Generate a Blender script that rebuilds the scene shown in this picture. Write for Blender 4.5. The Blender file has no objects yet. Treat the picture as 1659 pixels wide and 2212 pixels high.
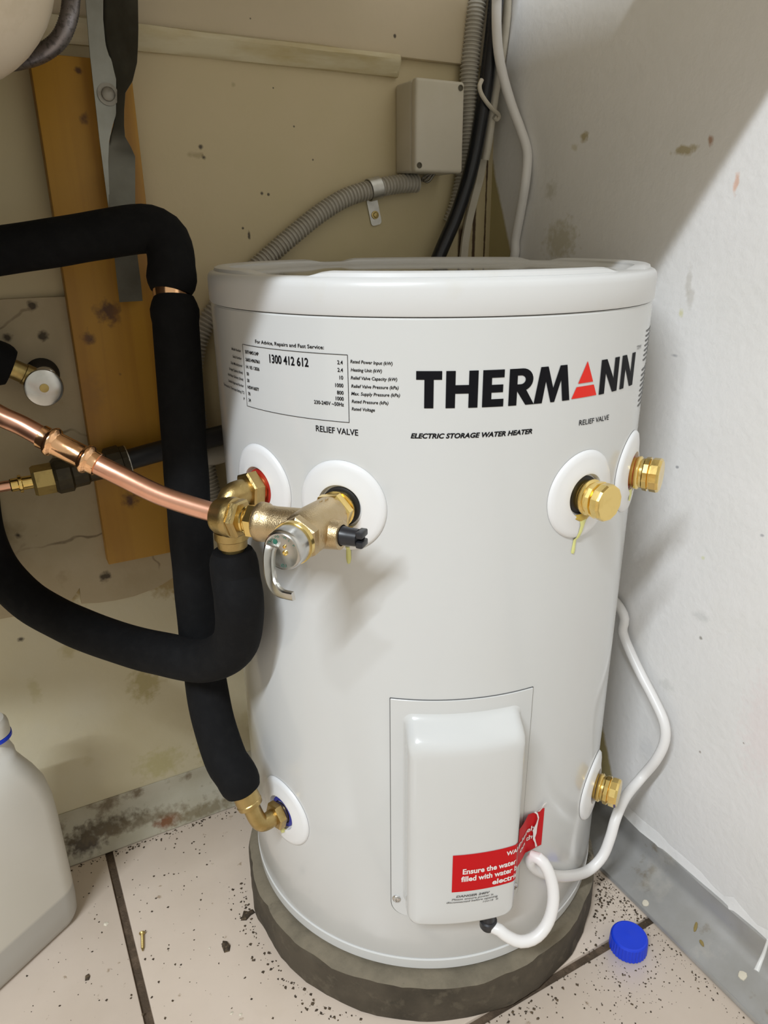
import bpy, bmesh, math, random
from mathutils import Vector, Matrix, noise
from math import sin, cos, pi, radians, sqrt, hypot

# ------------------------------------------------------------------ camera, world, light
S = bpy.context.scene
cam_d = bpy.data.cameras.new('camera')
cam_d.sensor_fit = 'HORIZONTAL'
cam_d.sensor_width = 36.0
cam_d.lens = 34.039
cam_d.clip_start = 0.01
cam = bpy.data.objects.new('camera', cam_d)
S.collection.objects.link(cam)
cam.location = (-0.637, -0.87, 0.768)
cam.rotation_euler = (1.208217, 0.008138, -0.496833)
S.camera = cam

world = bpy.data.worlds.new('world')
S.world = world
world.use_nodes = True
world.node_tree.nodes['Background'].inputs[0].default_value = (1.0, 0.97, 0.85, 1)
world.node_tree.nodes['Background'].inputs[1].default_value = 0.53

def area(name, loc, target, sx, sy, power, col):
    d = bpy.data.lights.new(name, 'AREA')
    d.shape = 'RECTANGLE'; d.size = sx; d.size_y = sy; d.energy = power; d.color = col
    o = bpy.data.objects.new(name, d)
    S.collection.objects.link(o)
    o.location = loc
    return o
# ceiling fluorescent tube of the room, running parallel to the back wall
tube_lamp = area('ceiling_tube_lamp', (-2.0, -1.5, 2.42), None, 1.20, 0.045, 74.0, (0.885, 0.955, 1.03))
tube_lamp.rotation_euler = (radians(38), 0, 0)
S.view_settings.view_transform = 'Standard'
S.view_settings.look = 'None'
S.view_settings.gamma = 1.0
S.view_settings.exposure = 0.0
S.view_settings.use_curve_mapping = False

# ------------------------------------------------------------------ helpers
rnd = random.Random(7)
COL = S.collection

class MB:
    """collects faces, then links them as one mesh object"""
    def __init__(self):
        self.v = []; self.f = []; self.m = []
    def add(self, vf, slot=0):
        vs, fs = vf
        o = len(self.v)
        self.v += [tuple(p) for p in vs]
        for f in fs:
            self.f.append([i + o for i in f]); self.m.append(slot)
        return self
    def build(self, name, mats, parent=None, angle=35, smooth=True, xf=None):
        me = bpy.data.meshes.new(name)
        me.from_pydata(self.v, [], self.f)
        if not isinstance(mats, (list, tuple)):
            mats = [mats]
        for q in mats:
            me.materials.append(q)
        me.polygons.foreach_set('material_index', self.m)
        bm = bmesh.new(); bm.from_mesh(me)
        bmesh.ops.recalc_face_normals(bm, faces=bm.faces)
        bm.to_mesh(me); bm.free()
        if smooth:
            me.polygons.foreach_set('use_smooth', [True] * len(me.polygons))
            me.set_sharp_from_angle(angle=radians(angle))
        if xf is not None:
            me.transform(xf)
        me.update()
        o = bpy.data.objects.new(name, me)
        COL.objects.link(o)
        if parent is not None:
            o.parent = parent
            o.matrix_parent_inverse = Matrix.Translation(parent_world(parent)).inverted()
        return o

def parent_world(p):
    # mesh parts keep world coordinates, so only an Empty offsets what hangs under it
    return p.location if p.type == 'EMPTY' else Vector((0, 0, 0))

def one(vf, name, mats, parent=None, **k):
    return MB().add(vf).build(name, mats, parent, **k)

def thing(name, label, cat, loc, group=None):
    o = bpy.data.objects.new(name, None)
    o.empty_display_size = 0.03
    COL.objects.link(o)
    o.location = loc
    tag(o, label, cat, group)
    return o
def tag(o, label, cat, group=None):
    o['label'] = label; o['category'] = cat
    if group: o['group'] = group
    return o
def structure(o):
    o['kind'] = 'structure'
    return o

def xform(vf, M):
    return [M @ Vector(p) for p in vf[0]], vf[1]

def box(x0, x1, y0, y1, z0, z1):
    v = [(x0,y0,z0),(x1,y0,z0),(x1,y1,z0),(x0,y1,z0),(x0,y0,z1),(x1,y0,z1),(x1,y1,z1),(x0,y1,z1)]
    f = [(0,3,2,1),(4,5,6,7),(0,1,5,4),(1,2,6,5),(2,3,7,6),(3,0,4,7)]
    return v, f

def bevel_box(x0, x1, y0, y1, z0, z1, b=0.002, seg=2):
    bm = bmesh.new()
    v, f = box(x0, x1, y0, y1, z0, z1)
    vs = [bm.verts.new(p) for p in v]
    for q in f: bm.faces.new([vs[i] for i in q])
    bmesh.ops.bevel(bm, geom=bm.edges[:], offset=b, segments=seg, profile=0.5, affect='EDGES')
    bm.verts.index_update()
    out = [tuple(p.co) for p in bm.verts], [[p.index for p in q.verts] for q in bm.faces]
    bm.free()
    return out

def lathe(prof, n=32, axis='z', cap=True, phase=0.0):
    """prof: list of (axial, radius)"""
    v = []; f = []
    for a, r in prof:
        for i in range(n):
            t = 2 * pi * i / n + phase
            c, s = r * cos(t), r * sin(t)
            v.append((c, s, a) if axis == 'z' else (a, c, s))
    m = len(prof)
    for j in range(m - 1):
        for i in range(n):
            k = (i + 1) % n
            f.append((j * n + i, j * n + k, (j + 1) * n + k, (j + 1) * n + i))
    if cap:
        f.append([i for i in range(n)][::-1])
        f.append([(m - 1) * n + i for i in range(n)])
    return v, f

def hexa(a0, a1, r, n=6, ch=0.0012, phase=0.0):
    """a hexagon (or octagon) nut with chamfered ends along local X"""
    return lathe([(a0, r * 0.90), (a0 + ch, r), (a1 - ch, r), (a1, r * 0.90)], n, 'x', True, phase)

def catmull(pts, sub=10):
    P = [Vector(p) for p in pts]
    P = [P[0] * 2 - P[1]] + P + [P[-1] * 2 - P[-2]]
    out = []
    for i in range(1, len(P) - 2):
        a, b, c, d = P[i - 1], P[i], P[i + 1], P[i + 2]
        for k in range(sub):
            t = k / sub
            out.append(0.5 * ((2 * b) + (c - a) * t + (2 * a - 5 * b + 4 * c - d) * t * t + (3 * b - a - 3 * c + d) * t ** 3))
    out.append(P[-2])
    return out

def resample(pts, step):
    L = [0.0]
    for a, b in zip(pts, pts[1:]): L.append(L[-1] + (b - a).length)
    n = max(2, int(round(L[-1] / step)))
    out = []; j = 0
    for i in range(n + 1):
        s = L[-1] * i / n
        while j < len(L) - 2 and L[j + 1] < s: j += 1
        u = (s - L[j]) / max(1e-9, L[j + 1] - L[j])
        out.append(pts[j].lerp(pts[j + 1], u))
    return out

def tube(pts, rad, n=14, cap=True):
    """sweep a circle along pts; rad a number or a list"""
    P = [Vector(p) for p in pts]
    R = rad if isinstance(rad, (list, tuple)) else [rad] * len(P)
    T = []
    for i in range(len(P)):
        a = P[max(0, i - 1)]; b = P[min(len(P) - 1, i + 1)]
        d = (b - a)
        T.append(d.normalized() if d.length > 1e-9 else (T[-1] if T else Vector((0, 0, 1))))
    u = T[0].orthogonal().normalized()
    v = []; f = []
    for i in range(len(P)):
        u = (u - T[i] * u.dot(T[i])).normalized()
        w = T[i].cross(u)
        for k in range(n):
            t = 2 * pi * k / n
            v.append(P[i] + (u * cos(t) + w * sin(t)) * R[i])
    for i in range(len(P) - 1):
        for k in range(n):
            l = (k + 1) % n
            f.append((i * n + k, i * n + l, (i + 1) * n + l, (i + 1) * n + k))
    if cap:
        f.append([k for k in range(n)][::-1])
        f.append([(len(P) - 1) * n + k for k in range(n)])
    return v, f

def ribbed(pts, r, pitch, depth, n=16):
    Q = resample(catmull(pts, 14), pitch / 4)
    pat = [1.0, 1.0, 1 - depth, 1 - depth * 0.9]
    return tube(Q, [r * pat[i % 4] for i in range(len(Q))], n)

def align(origin, direction, up=(0, 0, 1)):
    """matrix whose local X runs along direction"""
    x = Vector(direction).normalized()
    u = Vector(up)
    y = u.cross(x)
    if y.length < 1e-5: y = Vector((0, 1, 0)).cross(x)
    y.normalize()
    z = x.cross(y)
    m = Matrix((x, y, z)).transposed().to_4x4()
    m.translation = Vector(origin)
    return m

def plate(outline, t, flip=False):
    """extrude a closed 2-D outline (x, z) along y by t; returns verts with y 0 and -t"""
    n = len(outline)
    v = [(x, 0, z) for x, z in outline] + [(x, -t, z) for x, z in outline]
    f = [list(range(n)), [i + n for i in range(n)][::-1]]
    for i in range(n):
        k = (i + 1) % n
        f.append((i, i + n, k + n, k))
    return v, f

# ------------------------------------------------------------------ materials
def mat(name, col, rough=0.5, metal=0.0, n_scale=0, n_col=None, n_amt=0.5, n_lo=0.45, n_hi=0.65, bump=0, b_scale=200,
        spots=(), coat=0, stretch=None, n2=None, spec=0.5, edit=None):
    m = bpy.data.materials.new(name)
    m.use_nodes = True
    nt = m.node_tree; N = nt.nodes; L = nt.links
    b = N['Principled BSDF']
    b.inputs['Roughness'].default_value = rough
    b.inputs['Metallic'].default_value = metal
    b.inputs['Specular IOR Level'].default_value = spec
    if coat:
        b.inputs['Coat Weight'].default_value = coat
        b.inputs['Coat Roughness'].default_value = 0.08
    geo = N.new('ShaderNodeNewGeometry')
    pos = geo.outputs['Position']
    if stretch:
        mp = N.new('ShaderNodeMapping'); mp.inputs['Scale'].default_value = stretch
        L.new(pos, mp.inputs['Vector']); npos = mp.outputs[0]
    else:
        npos = pos
    rgb = N.new('ShaderNodeRGB'); rgb.outputs[0].default_value = (*col, 1)
    cur = rgb.outputs[0]
    def mix(cur, fac, c2):
        x = N.new('ShaderNodeMix'); x.data_type = 'RGBA'
        L.new(fac, x.inputs[0]); L.new(cur, x.inputs[6])
        if isinstance(c2, tuple): x.inputs[7].default_value = (*c2, 1)
        else: L.new(c2, x.inputs[7])
        return x.outputs[2]
    def noise_fac(scale, lo, hi, amt, detail=6, vec=None, rough_=0.6):
        t = N.new('ShaderNodeTexNoise'); t.inputs['Scale'].default_value = scale; t.inputs['Detail'].default_value = detail
        t.inputs['Roughness'].default_value = rough_
        L.new(vec or npos, t.inputs['Vector'])
        r = N.new('ShaderNodeMapRange'); r.inputs[1].default_value = lo; r.inputs[2].default_value = hi; r.inputs[4].default_value = amt
        L.new(t.outputs[0], r.inputs[0])
        return r.outputs[0]
    def math_(op, a, b2=None):
        x = N.new('ShaderNodeMath'); x.operation = op
        for i, q in enumerate((a, b2)):
            if q is None: continue
            if isinstance(q, (int, float)): x.inputs[i].default_value = q
            else: L.new(q, x.inputs[i])
        return x.outputs[0]
    if n_scale:
        cur = mix(cur, noise_fac(n_scale, n_lo, n_hi, n_amt), n_col)
    if n2:
        for (sc, lo, hi, amt, c2) in n2:
            cur = mix(cur, noise_fac(sc, lo, hi, amt), c2)
    wob = None
    for (c, r, sc, amt) in spots:
        if wob is None:
            t = N.new('ShaderNodeTexNoise'); t.inputs['Scale'].default_value = 140; t.inputs['Detail'].default_value = 6
            L.new(pos, t.inputs['Vector']); wob = t.outputs[0]
        s = N.new('ShaderNodeVectorMath'); s.operation = 'SUBTRACT'; L.new(pos, s.inputs[0]); s.inputs[1].default_value = c
        d = N.new('ShaderNodeVectorMath'); d.operation = 'DIVIDE'; L.new(s.outputs[0], d.inputs[0]); d.inputs[1].default_value = r
        le = N.new('ShaderNodeVectorMath'); le.operation = 'LENGTH'; L.new(d.outputs[0], le.inputs[0])
        v = math_('ADD', le.outputs['Value'], math_('MULTIPLY', math_('SUBTRACT', wob, 0.5), 1.6))
        mr = N.new('ShaderNodeMapRange'); mr.inputs[1].default_value = 0.95; mr.inputs[2].default_value = 0.35
        mr.inputs[3].default_value = 0; mr.inputs[4].default_value = amt
        L.new(v, mr.inputs[0])
        cur = mix(cur, mr.outputs[0], sc)
    if edit:
        cur = edit(dict(N=N, L=L, pos=pos, mix=mix, nf=noise_fac, math=math_, bsdf=b), cur) or cur
    L.new(cur, b.inputs['Base Color'])
    if bump:
        t = N.new('ShaderNodeTexNoise'); t.inputs['Scale'].default_value = b_scale; t.inputs['Detail'].default_value = 5
        L.new(npos, t.inputs['Vector'])
        bp = N.new('ShaderNodeBump'); bp.inputs['Strength'].default_value = bump; bp.inputs['Distance'].default_value = 0.002
        L.new(t.outputs[0], bp.inputs['Height']); L.new(bp.outputs[0], b.inputs['Normal'])
    return m

DK = (0.035, 0.022, 0.012)
def wall_back_edit(k, cur):
    N, L = k['N'], k['L']
    sp = N.new('ShaderNodeSeparateXYZ'); L.new(k['pos'], sp.inputs[0])
    # rust streaks running down below the cable bundle
    for (x0, w, z0, z1, amt) in STREAKS:
        dx = k['math']('ABSOLUTE', k['math']('SUBTRACT', sp.outputs[0], x0))
        wob = k['nf'](90, 0.3, 0.7, 0.0012)
        a = N.new('ShaderNodeMapRange'); a.inputs[1].default_value = w; a.inputs[2].default_value = w * 0.55; a.inputs[3].default_value = 0; a.inputs[4].default_value = amt
        L.new(k['math']('ADD', dx, wob), a.inputs[0])
        b = N.new('ShaderNodeMapRange'); b.inputs[1].default_value = z1; b.inputs[2].default_value = z1 - 0.01; L.new(sp.outputs[2], b.inputs[0])
        cur = k['mix'](cur, k['math']('MULTIPLY', a.outputs[0], b.outputs[0]), (0.05, 0.018, 0.006))
    return cur
STREAKS = [(-0.0476, 0.0062, 0.5, 0.785, 0.9), (-0.0265, 0.0040, 0.5, 0.83, 0.95), (-0.0085, 0.0024, 0.5, 0.87, 0.95)]

def spot(c, r, col=DK, amt=0.9, d=0.02):
    return (c, (r * 0.8, d, r * 0.8), col, amt)
def spotw(c, rx, rz, col=DK, amt=0.9, d=0.02):
    return (c, (rx, d, rz), col, amt)

M_wall_back = mat('olive_cream_painted_wall', (0.60, 0.50, 0.31), 0.55, 0, 3.0, (0.50, 0.44, 0.23), 0.6, 0.4, 0.7, bump=0.12, b_scale=120,
    n2=[(14, 0.62, 0.75, 0.25, (0.42, 0.36, 0.18))], edit=wall_back_edit,
    spots=[spot((-0.3921, 0, 0.8607), 0.004), spot((-0.3895, 0, 0.8508), 0.0045), spotw((-0.397, 0, 0.8528), 0.012, 0.004, (0.3,0.22,0.1), 0.5), spot((-0.3506, 0, 0.7783), 0.0025), spotw((-0.3439, 0, 0.7713), 0.0022, 0.006),
           spot((-0.3249, 0, 0.8156), 0.003), spot((-0.3171, 0, 0.8147), 0.0025), spot((-0.2815, 0, 0.8868), 0.002), spot((-0.3494, 0, 0.9235), 0.004, (0.3,0.25,0.12), 0.5),
           spot((-0.2595, 0, 0.8531), 0.002), spot((0.0214, 0, 0.7702), 0.003), spotw((0.004, 0, 0.7554), 0.003, 0.010), spot((-0.3043, 0, 0.9237), 0.0015)])
M_wall_upper = mat('beige_painted_panel', (0.60, 0.50, 0.35), 0.55, 0, 4.0, (0.50, 0.43, 0.27), 0.5, 0.4, 0.7, bump=0.1, b_scale=140,
    spots=[spot((-0.1543, -0.01, 0.9859), 0.003), spot((-0.3293, -0.01, 0.9846), 0.0018), spot((-0.0486, -0.01, 1.0145), 0.002)])
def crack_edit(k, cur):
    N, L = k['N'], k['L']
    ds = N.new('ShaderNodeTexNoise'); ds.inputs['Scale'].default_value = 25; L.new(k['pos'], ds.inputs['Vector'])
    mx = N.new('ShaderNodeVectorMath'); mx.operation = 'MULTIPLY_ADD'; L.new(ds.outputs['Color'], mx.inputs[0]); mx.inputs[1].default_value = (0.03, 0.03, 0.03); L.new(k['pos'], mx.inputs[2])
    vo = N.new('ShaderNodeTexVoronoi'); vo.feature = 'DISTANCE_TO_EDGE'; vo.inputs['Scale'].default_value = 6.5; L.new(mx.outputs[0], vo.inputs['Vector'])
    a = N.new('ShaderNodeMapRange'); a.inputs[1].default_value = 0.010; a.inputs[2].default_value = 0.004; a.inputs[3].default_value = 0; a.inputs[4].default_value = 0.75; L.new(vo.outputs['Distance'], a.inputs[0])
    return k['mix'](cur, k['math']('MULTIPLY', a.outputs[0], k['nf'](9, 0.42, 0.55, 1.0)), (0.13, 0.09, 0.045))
M_plaster = mat('brown_cracked_plaster', (0.47, 0.385, 0.25), 0.75, 0, 5.0, (0.34, 0.265, 0.14), 0.6, 0.42, 0.68, bump=0.3, b_scale=60,
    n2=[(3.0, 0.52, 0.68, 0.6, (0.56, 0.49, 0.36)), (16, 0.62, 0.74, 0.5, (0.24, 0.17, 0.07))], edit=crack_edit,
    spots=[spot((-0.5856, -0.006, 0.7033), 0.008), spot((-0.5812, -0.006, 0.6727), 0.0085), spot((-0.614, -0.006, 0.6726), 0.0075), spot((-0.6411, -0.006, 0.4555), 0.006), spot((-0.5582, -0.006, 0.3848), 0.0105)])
M_wall_low = mat('yellowed_cream_wall_paint', (0.63, 0.565, 0.40), 0.6, 0, 5.0, (0.57, 0.50, 0.31), 0.6, 0.42, 0.68, bump=0.3, b_scale=60,
    n2=[(3.0, 0.5, 0.68, 0.5, (0.60, 0.57, 0.47)), (14, 0.64, 0.76, 0.4, (0.44, 0.37, 0.16))],
    spots=[spotw((-0.5285, -0.002, 0.2207), 0.026, 0.034, (0.40,0.33,0.14), 0.8), spot((-0.6605, -0.002, 0.3248), 0.0055), spotw((-0.5908, -0.002, 0.3785), 0.022, 0.030, (0.36,0.26,0.09), 0.85), spotw((-0.4805, -0.002, 0.3534), 0.03, 0.022, (0.36,0.25,0.09), 0.85),
           spotw((-0.6112, -0.002, 0.2948), 0.014, 0.012, (0.45,0.38,0.18), 0.6), spotw((-0.4517, -0.002, 0.1147), 0.026, 0.075, (0.40,0.33,0.10), 0.8),
           spotw((-0.5258, -0.002, 0.0882), 0.04, 0.028, (0.44,0.39,0.16), 0.6), spotw((-0.6572, -0.002, 0.2531), 0.008, 0.022, (0.46,0.40,0.2), 0.5)])

def right_edit(k, cur):
    N, L = k['N'], k['L']
    sp = N.new('ShaderNodeSeparateXYZ'); L.new(k['pos'], sp.inputs[0])
    # olive paint of the back wall lapping round the corner, wider towards the bottom
    e = k['math']('ADD', sp.outputs[1], k['math']('MULTIPLY', k['math']('SUBTRACT', 0.853, sp.outputs[2]), 0.42))
    e = k['math']('ADD', e, k['nf'](40, 0.3, 0.7, 0.004))
    a = N.new('ShaderNodeMapRange'); a.inputs[1].default_value = -0.004; a.inputs[2].default_value = 0.001; a.inputs[4].default_value = 0.9
    L.new(e, a.inputs[0])
    return k['mix'](cur, a.outputs[0], (0.42, 0.34, 0.12))
def rs(c, ry, rz, col, amt):
    return (c, (0.02, ry, rz), col, amt)
TAN = (0.40, 0.32, 0.13)
M_wall_right = mat('white_painted_render', (0.84, 0.825, 0.81), 0.6, 0, 6.0, (0.74, 0.73, 0.70), 0.5, 0.42, 0.7, bump=0.32, b_scale=110,
    n2=[(2.2, 0.55, 0.75, 0.35, (0.62, 0.59, 0.46))], edit=right_edit,
    spots=[rs((0, -0.1716, 0.8713), 0.008, 0.007, TAN, 0.8), rs((0, -0.1576, 0.8623), 0.007, 0.005, (0.66,0.62,0.5), 0.8), rs((0, -0.3156, 0.8445), 0.018, 0.006, TAN, 0.75), rs((0, -0.3441, 0.8497), 0.004, 0.006, (0.4,0.2,0.1), 0.8),
           rs((0, -0.3788, 0.8109), 0.004, 0.012, (0.75,0.42,0.28), 0.7), rs((0, -0.1209, 0.8183), 0.013, 0.014, (0.45,0.42,0.3), 0.45), rs((0, -0.144, 0.7615), 0.035, 0.03, (0.45,0.40,0.22), 0.55),
           rs((0, -0.3409, 0.7221), 0.005, 0.020, (0.6,0.57,0.52), 0.6), rs((0, -0.3444, 0.7089), 0.007, 0.013, (0.6,0.57,0.52), 0.6), rs((0, -0.3363, 0.6914), 0.004, 0.005, (0.72,0.70,0.42), 0.8), rs((0, -0.3577, 0.5315), 0.003, 0.0022, (0.3,0.3,0.32), 0.8),
           rs((0, -0.3352, 0.6483), 0.005, 0.002, (0.45,0.45,0.47), 0.8), rs((0, -0.4682, 0.4911), 0.003, 0.002, (0.4,0.4,0.42), 0.8), rs((0, -0.4205, 0.3517), 0.0028, 0.0028, (0.25,0.23,0.2), 0.8), rs((0, -0.4167, 0.3765), 0.012, 0.008, (0.6,0.6,0.58), 0.5),
           rs((0, -0.3864, 0.2703), 0.012, 0.010, (0.6,0.6,0.57), 0.5), rs((0, -0.491, 0.2598), 0.002, 0.002, (0.2,0.15,0.12), 0.8), rs((0, -0.4433, 0.2145), 0.002, 0.002, (0.3,0.25,0.22), 0.8), rs((0, -0.4068, 0.443), 0.003, 0.003, (0.72,0.74,0.5), 0.8),
           rs((0, -0.5109, 0.2938), 0.035, 0.09, (0.82,0.74,0.73), 0.6), rs((0, -0.3728, 0.1673), 0.02, 0.02, (0.70,0.70,0.70), 0.5)])
M_tile = mat('beige_floor_tile', (0.66, 0.555, 0.46), 0.32, 0, 9.0, (0.59, 0.49, 0.395), 0.6, 0.4, 0.68, bump=0.05, b_scale=90,
    n2=[(70, 0.66, 0.72, 0.7, (0.28, 0.19, 0.11)), (180, 0.70, 0.74, 0.8, (0.10, 0.065, 0.04)), (5, 0.58, 0.74, 0.35, (0.48, 0.38, 0.27))])
M_grout = mat('dark_brown_grout', (0.075, 0.05, 0.03), 0.85, 0, 60, (0.16, 0.11, 0.07), 0.7, bump=0.5, b_scale=400)
def skirt_edit(k, cur):
    return cur
M_skirt = mat('stained_galvanised_skirting', (0.44, 0.435, 0.425), 0.36, 0.4, 12, (0.33, 0.315, 0.285), 0.7, 0.42, 0.68, bump=0.12, b_scale=40,
    n2=[(34, 0.60, 0.70, 0.6, (0.24, 0.19, 0.12)), (16, 0.56, 0.68, 0.55, (0.60, 0.57, 0.51))])
M_skirt_back = mat('grimy_cream_skirting', (0.47, 0.435, 0.34), 0.42, 0.0, 12, (0.36, 0.32, 0.215), 0.7, 0.42, 0.68, bump=0.15, b_scale=50,
    n2=[(28, 0.55, 0.68, 0.85, (0.13, 0.088, 0.04))],
    spots=[((-0.5306, -0.027, 0.0117), (0.026, 0.05, 0.010), (0.18, 0.055, 0.012), 0.95), ((-0.6357, -0.03, 0.0218), (0.034, 0.05, 0.020), (0.05, 0.03, 0.012), 0.95), ((-0.6086, -0.03, 0.0284), (0.06, 0.05, 0.014), (0.09, 0.06, 0.025), 0.9), ((-0.5678, -0.032, 0.0228), (0.08, 0.05, 0.010), (0.14, 0.10, 0.045), 0.7), ((-0.4797, -0.03, 0.009), (0.06, 0.05, 0.012), (0.16, 0.12, 0.05), 0.7)])
M_trimwood = mat('worn_cream_trim', (0.68, 0.61, 0.42), 0.6, 0, 18, (0.48, 0.36, 0.13), 0.8, 0.45, 0.62, bump=0.3, b_scale=90, stretch=(0.25, 1, 1),
    n2=[(26, 0.62, 0.66, 0.8, (0.74, 0.70, 0.60))])

def pine_edit(k, cur):
    N, L = k['N'], k['L']
    mp = N.new('ShaderNodeMapping'); mp.inputs['Scale'].default_value = (60, 60, 2.2); L.new(k['pos'], mp.inputs[0])
    w = N.new('ShaderNodeTexNoise'); w.inputs['Scale'].default_value = 1.0; w.inputs['Detail'].default_value = 5; L.new(mp.outputs[0], w.inputs['Vector'])
    r = N.new('ShaderNodeMapRange'); r.inputs[1].default_value = 0.42; r.inputs[2].default_value = 0.68; r.inputs[4].default_value = 0.7; L.new(w.outputs[0], r.inputs[0])
    return k['mix'](cur, r.outputs[0], (0.31, 0.135, 0.012))
KN = (0.09, 0.035, 0.012)
M_pine = mat('amber_pine_timber', (0.46, 0.235, 0.022), 0.5, 0, 8, (0.40, 0.185, 0.015), 0.5, bump=0.06, b_scale=150, edit=pine_edit,
    spots=[spot((-0.5113, -0.022, 0.919), 0.0058, KN, 0.95), spot((-0.5126, -0.022, 0.8785), 0.0080, KN, 0.9), spot((-0.5151, -0.022, 0.6943), 0.0210, KN, 0.97), spot((-0.5394, -0.022, 0.6692), 0.0123, KN, 0.95),
           spot((-0.5114, -0.022, 0.6286), 0.003, KN, 0.6), spot((-0.5192, -0.022, 0.4826), 0.0145, KN, 0.97), spotw((-0.5455, -0.022, 0.61), 0.018, 0.03, (0.30,0.15,0.03), 0.5)])
M_galv = mat('dull_galvanised_steel', (0.30, 0.30, 0.265), 0.42, 0.75, 14, (0.20, 0.195, 0.16), 0.7, 0.4, 0.65, bump=0.08, b_scale=120)
M_galv_dark = mat('darkened_galvanised_steel', (0.17, 0.165, 0.135), 0.5, 0.6, 10, (0.085, 0.08, 0.06), 0.8, 0.4, 0.62, bump=0.1, b_scale=90)
M_zinc = mat('bright_zinc_plate', (0.62, 0.61, 0.57), 0.38, 0.85, 60, (0.45, 0.44, 0.40), 0.5, bump=0.05)
M_bolt = mat('weathered_bolt_steel', (0.30, 0.28, 0.24), 0.5, 0.8, 90, (0.14, 0.12, 0.09), 0.6)
M_foam = mat('black_foam_insulation', (0.0055, 0.0055, 0.006), 0.85, 0, 80, (0.010, 0.010, 0.0105), 0.5, bump=0.12, b_scale=500, spec=0.2)
M_copper = mat('bare_copper_tube', (0.86, 0.47, 0.33), 0.28, 1.0, 25, (0.72, 0.36, 0.24), 0.7, 0.42, 0.62, bump=0.03, b_scale=80)
M_copper_b = mat('bright_copper_fitting', (0.93, 0.55, 0.30), 0.16, 1.0, 45, (0.55, 0.28, 0.13), 0.7, 0.5, 0.65, bump=0.05, b_scale=150)
M_brass = mat('machined_brass', (0.90, 0.68, 0.26), 0.2, 1.0, 60, (0.72, 0.50, 0.15), 0.5, bump=0.04, b_scale=200)
M_bronze = mat('cast_bronze', (0.58, 0.45, 0.27), 0.38, 1.0, 90, (0.54, 0.40, 0.21), 0.6, bump=0.22, b_scale=900)
M_brass_old = mat('dull_old_brass', (0.50, 0.38, 0.15), 0.4, 1.0, 50, (0.28, 0.20, 0.08), 0.7, bump=0.1, b_scale=250)
M_elbow = mat('brass_elbow', (0.50, 0.365, 0.155), 0.36, 1.0, 70, (0.39, 0.275, 0.10), 0.6, bump=0.12, b_scale=500)
M_steel = mat('brushed_stainless', (0.62, 0.61, 0.58), 0.25, 1.0, 70, (0.50, 0.49, 0.46), 0.5)
M_chrome = mat('polished_chrome', (0.72, 0.71, 0.70), 0.14, 1.0)
M_blackpl = mat('black_plastic', (0.018, 0.018, 0.022), 0.35)
M_rubber = mat('black_rubber_gasket', (0.012, 0.011, 0.010), 0.5)
M_green = mat('green_ink', (0.03, 0.16, 0.11), 0.5)
M_white = mat('white_enamel_steel', (0.665, 0.67, 0.66), 0.2, 0, 2.5, (0.645, 0.645, 0.625), 0.6, coat=0.3,
    spots=[(p, (r, r, r), c, a) for p, r, c, a in (((-0.3536, -0.4119, 0.712), 0.0, (0.5, 0.5, 0.45), 0.0),)])
M_lid = mat('white_plastic_lid', (0.70, 0.70, 0.69), 0.3, 0, 30, (0.66, 0.64, 0.58), 0.4, 0.56, 0.75)
M_lidtop = mat('wet_dusty_lid_panel', (0.58, 0.57, 0.53), 0.06, 0, 10, (0.33, 0.30, 0.22), 0.8, 0.45, 0.62)
M_escut = mat('white_plastic_escutcheon', (0.83, 0.83, 0.83), 0.3)
M_hot = mat('red_port_ring', (0.45, 0.03, 0.02), 0.4)
M_cold = mat('blue_port_ring', (0.02, 0.03, 0.30), 0.4)
M_resin = mat('yellow_thread_sealant', (0.72, 0.72, 0.28), 0.2)
M_amber = mat('amber_thread_sealant', (0.55, 0.38, 0.05), 0.15)
M_ink = mat('black_print', (0.004, 0.004, 0.006), 0.6, spec=0.15)
M_line = mat('grey_print_and_gap_shade', (0.10, 0.10, 0.10), 0.4)
M_logo_red = mat('red_logo_print', (0.80, 0.028, 0.016), 0.4, spec=0.2)
M_red = mat('red_sticker_vinyl', (0.58, 0.004, 0.008), 0.45, spec=0.2)
M_redtxt = mat('white_sticker_print', (0.86, 0.80, 0.78), 0.4)
M_cord = mat('white_flex_sheath', (0.82, 0.80, 0.78), 0.35)
M_cream_cable = mat('aged_cream_cable', (0.66, 0.61, 0.51), 0.4, 0, 30, (0.50, 0.44, 0.33), 0.5)
M_black_cable = mat('glossy_black_cable', (0.008, 0.009, 0.012), 0.25)
M_conduit = mat('grey_corrugated_conduit', (0.46, 0.43, 0.37), 0.5, 0, 40, (0.36, 0.33, 0.27), 0.5)
M_boxpl = mat('aged_ivory_plastic', (0.60, 0.55, 0.45), 0.42, 0, 8, (0.53, 0.48, 0.36), 0.6)
M_basin = mat('cream_glazed_basin', (0.78, 0.68, 0.54), 0.35, 0, 14, (0.58, 0.48, 0.32), 0.7, 0.48, 0.66)
def braid_edit(k, cur):
    N, L = k['N'], k['L']
    return cur
M_braid = mat('braided_steel_hose', (0.30, 0.28, 0.29), 0.4, 0.8, 250, (0.10, 0.095, 0.10), 0.6, 0.5, 0.6)
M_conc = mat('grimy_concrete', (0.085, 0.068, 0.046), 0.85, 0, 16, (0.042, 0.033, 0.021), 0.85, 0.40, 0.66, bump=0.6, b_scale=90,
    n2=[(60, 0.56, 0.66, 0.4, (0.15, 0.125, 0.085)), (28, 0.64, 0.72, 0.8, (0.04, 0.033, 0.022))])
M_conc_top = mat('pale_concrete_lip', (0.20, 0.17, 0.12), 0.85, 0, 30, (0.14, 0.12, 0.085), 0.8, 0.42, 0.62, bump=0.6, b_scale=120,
    n2=[(22, 0.62, 0.68, 0.9, (0.035, 0.03, 0.02))])
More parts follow.
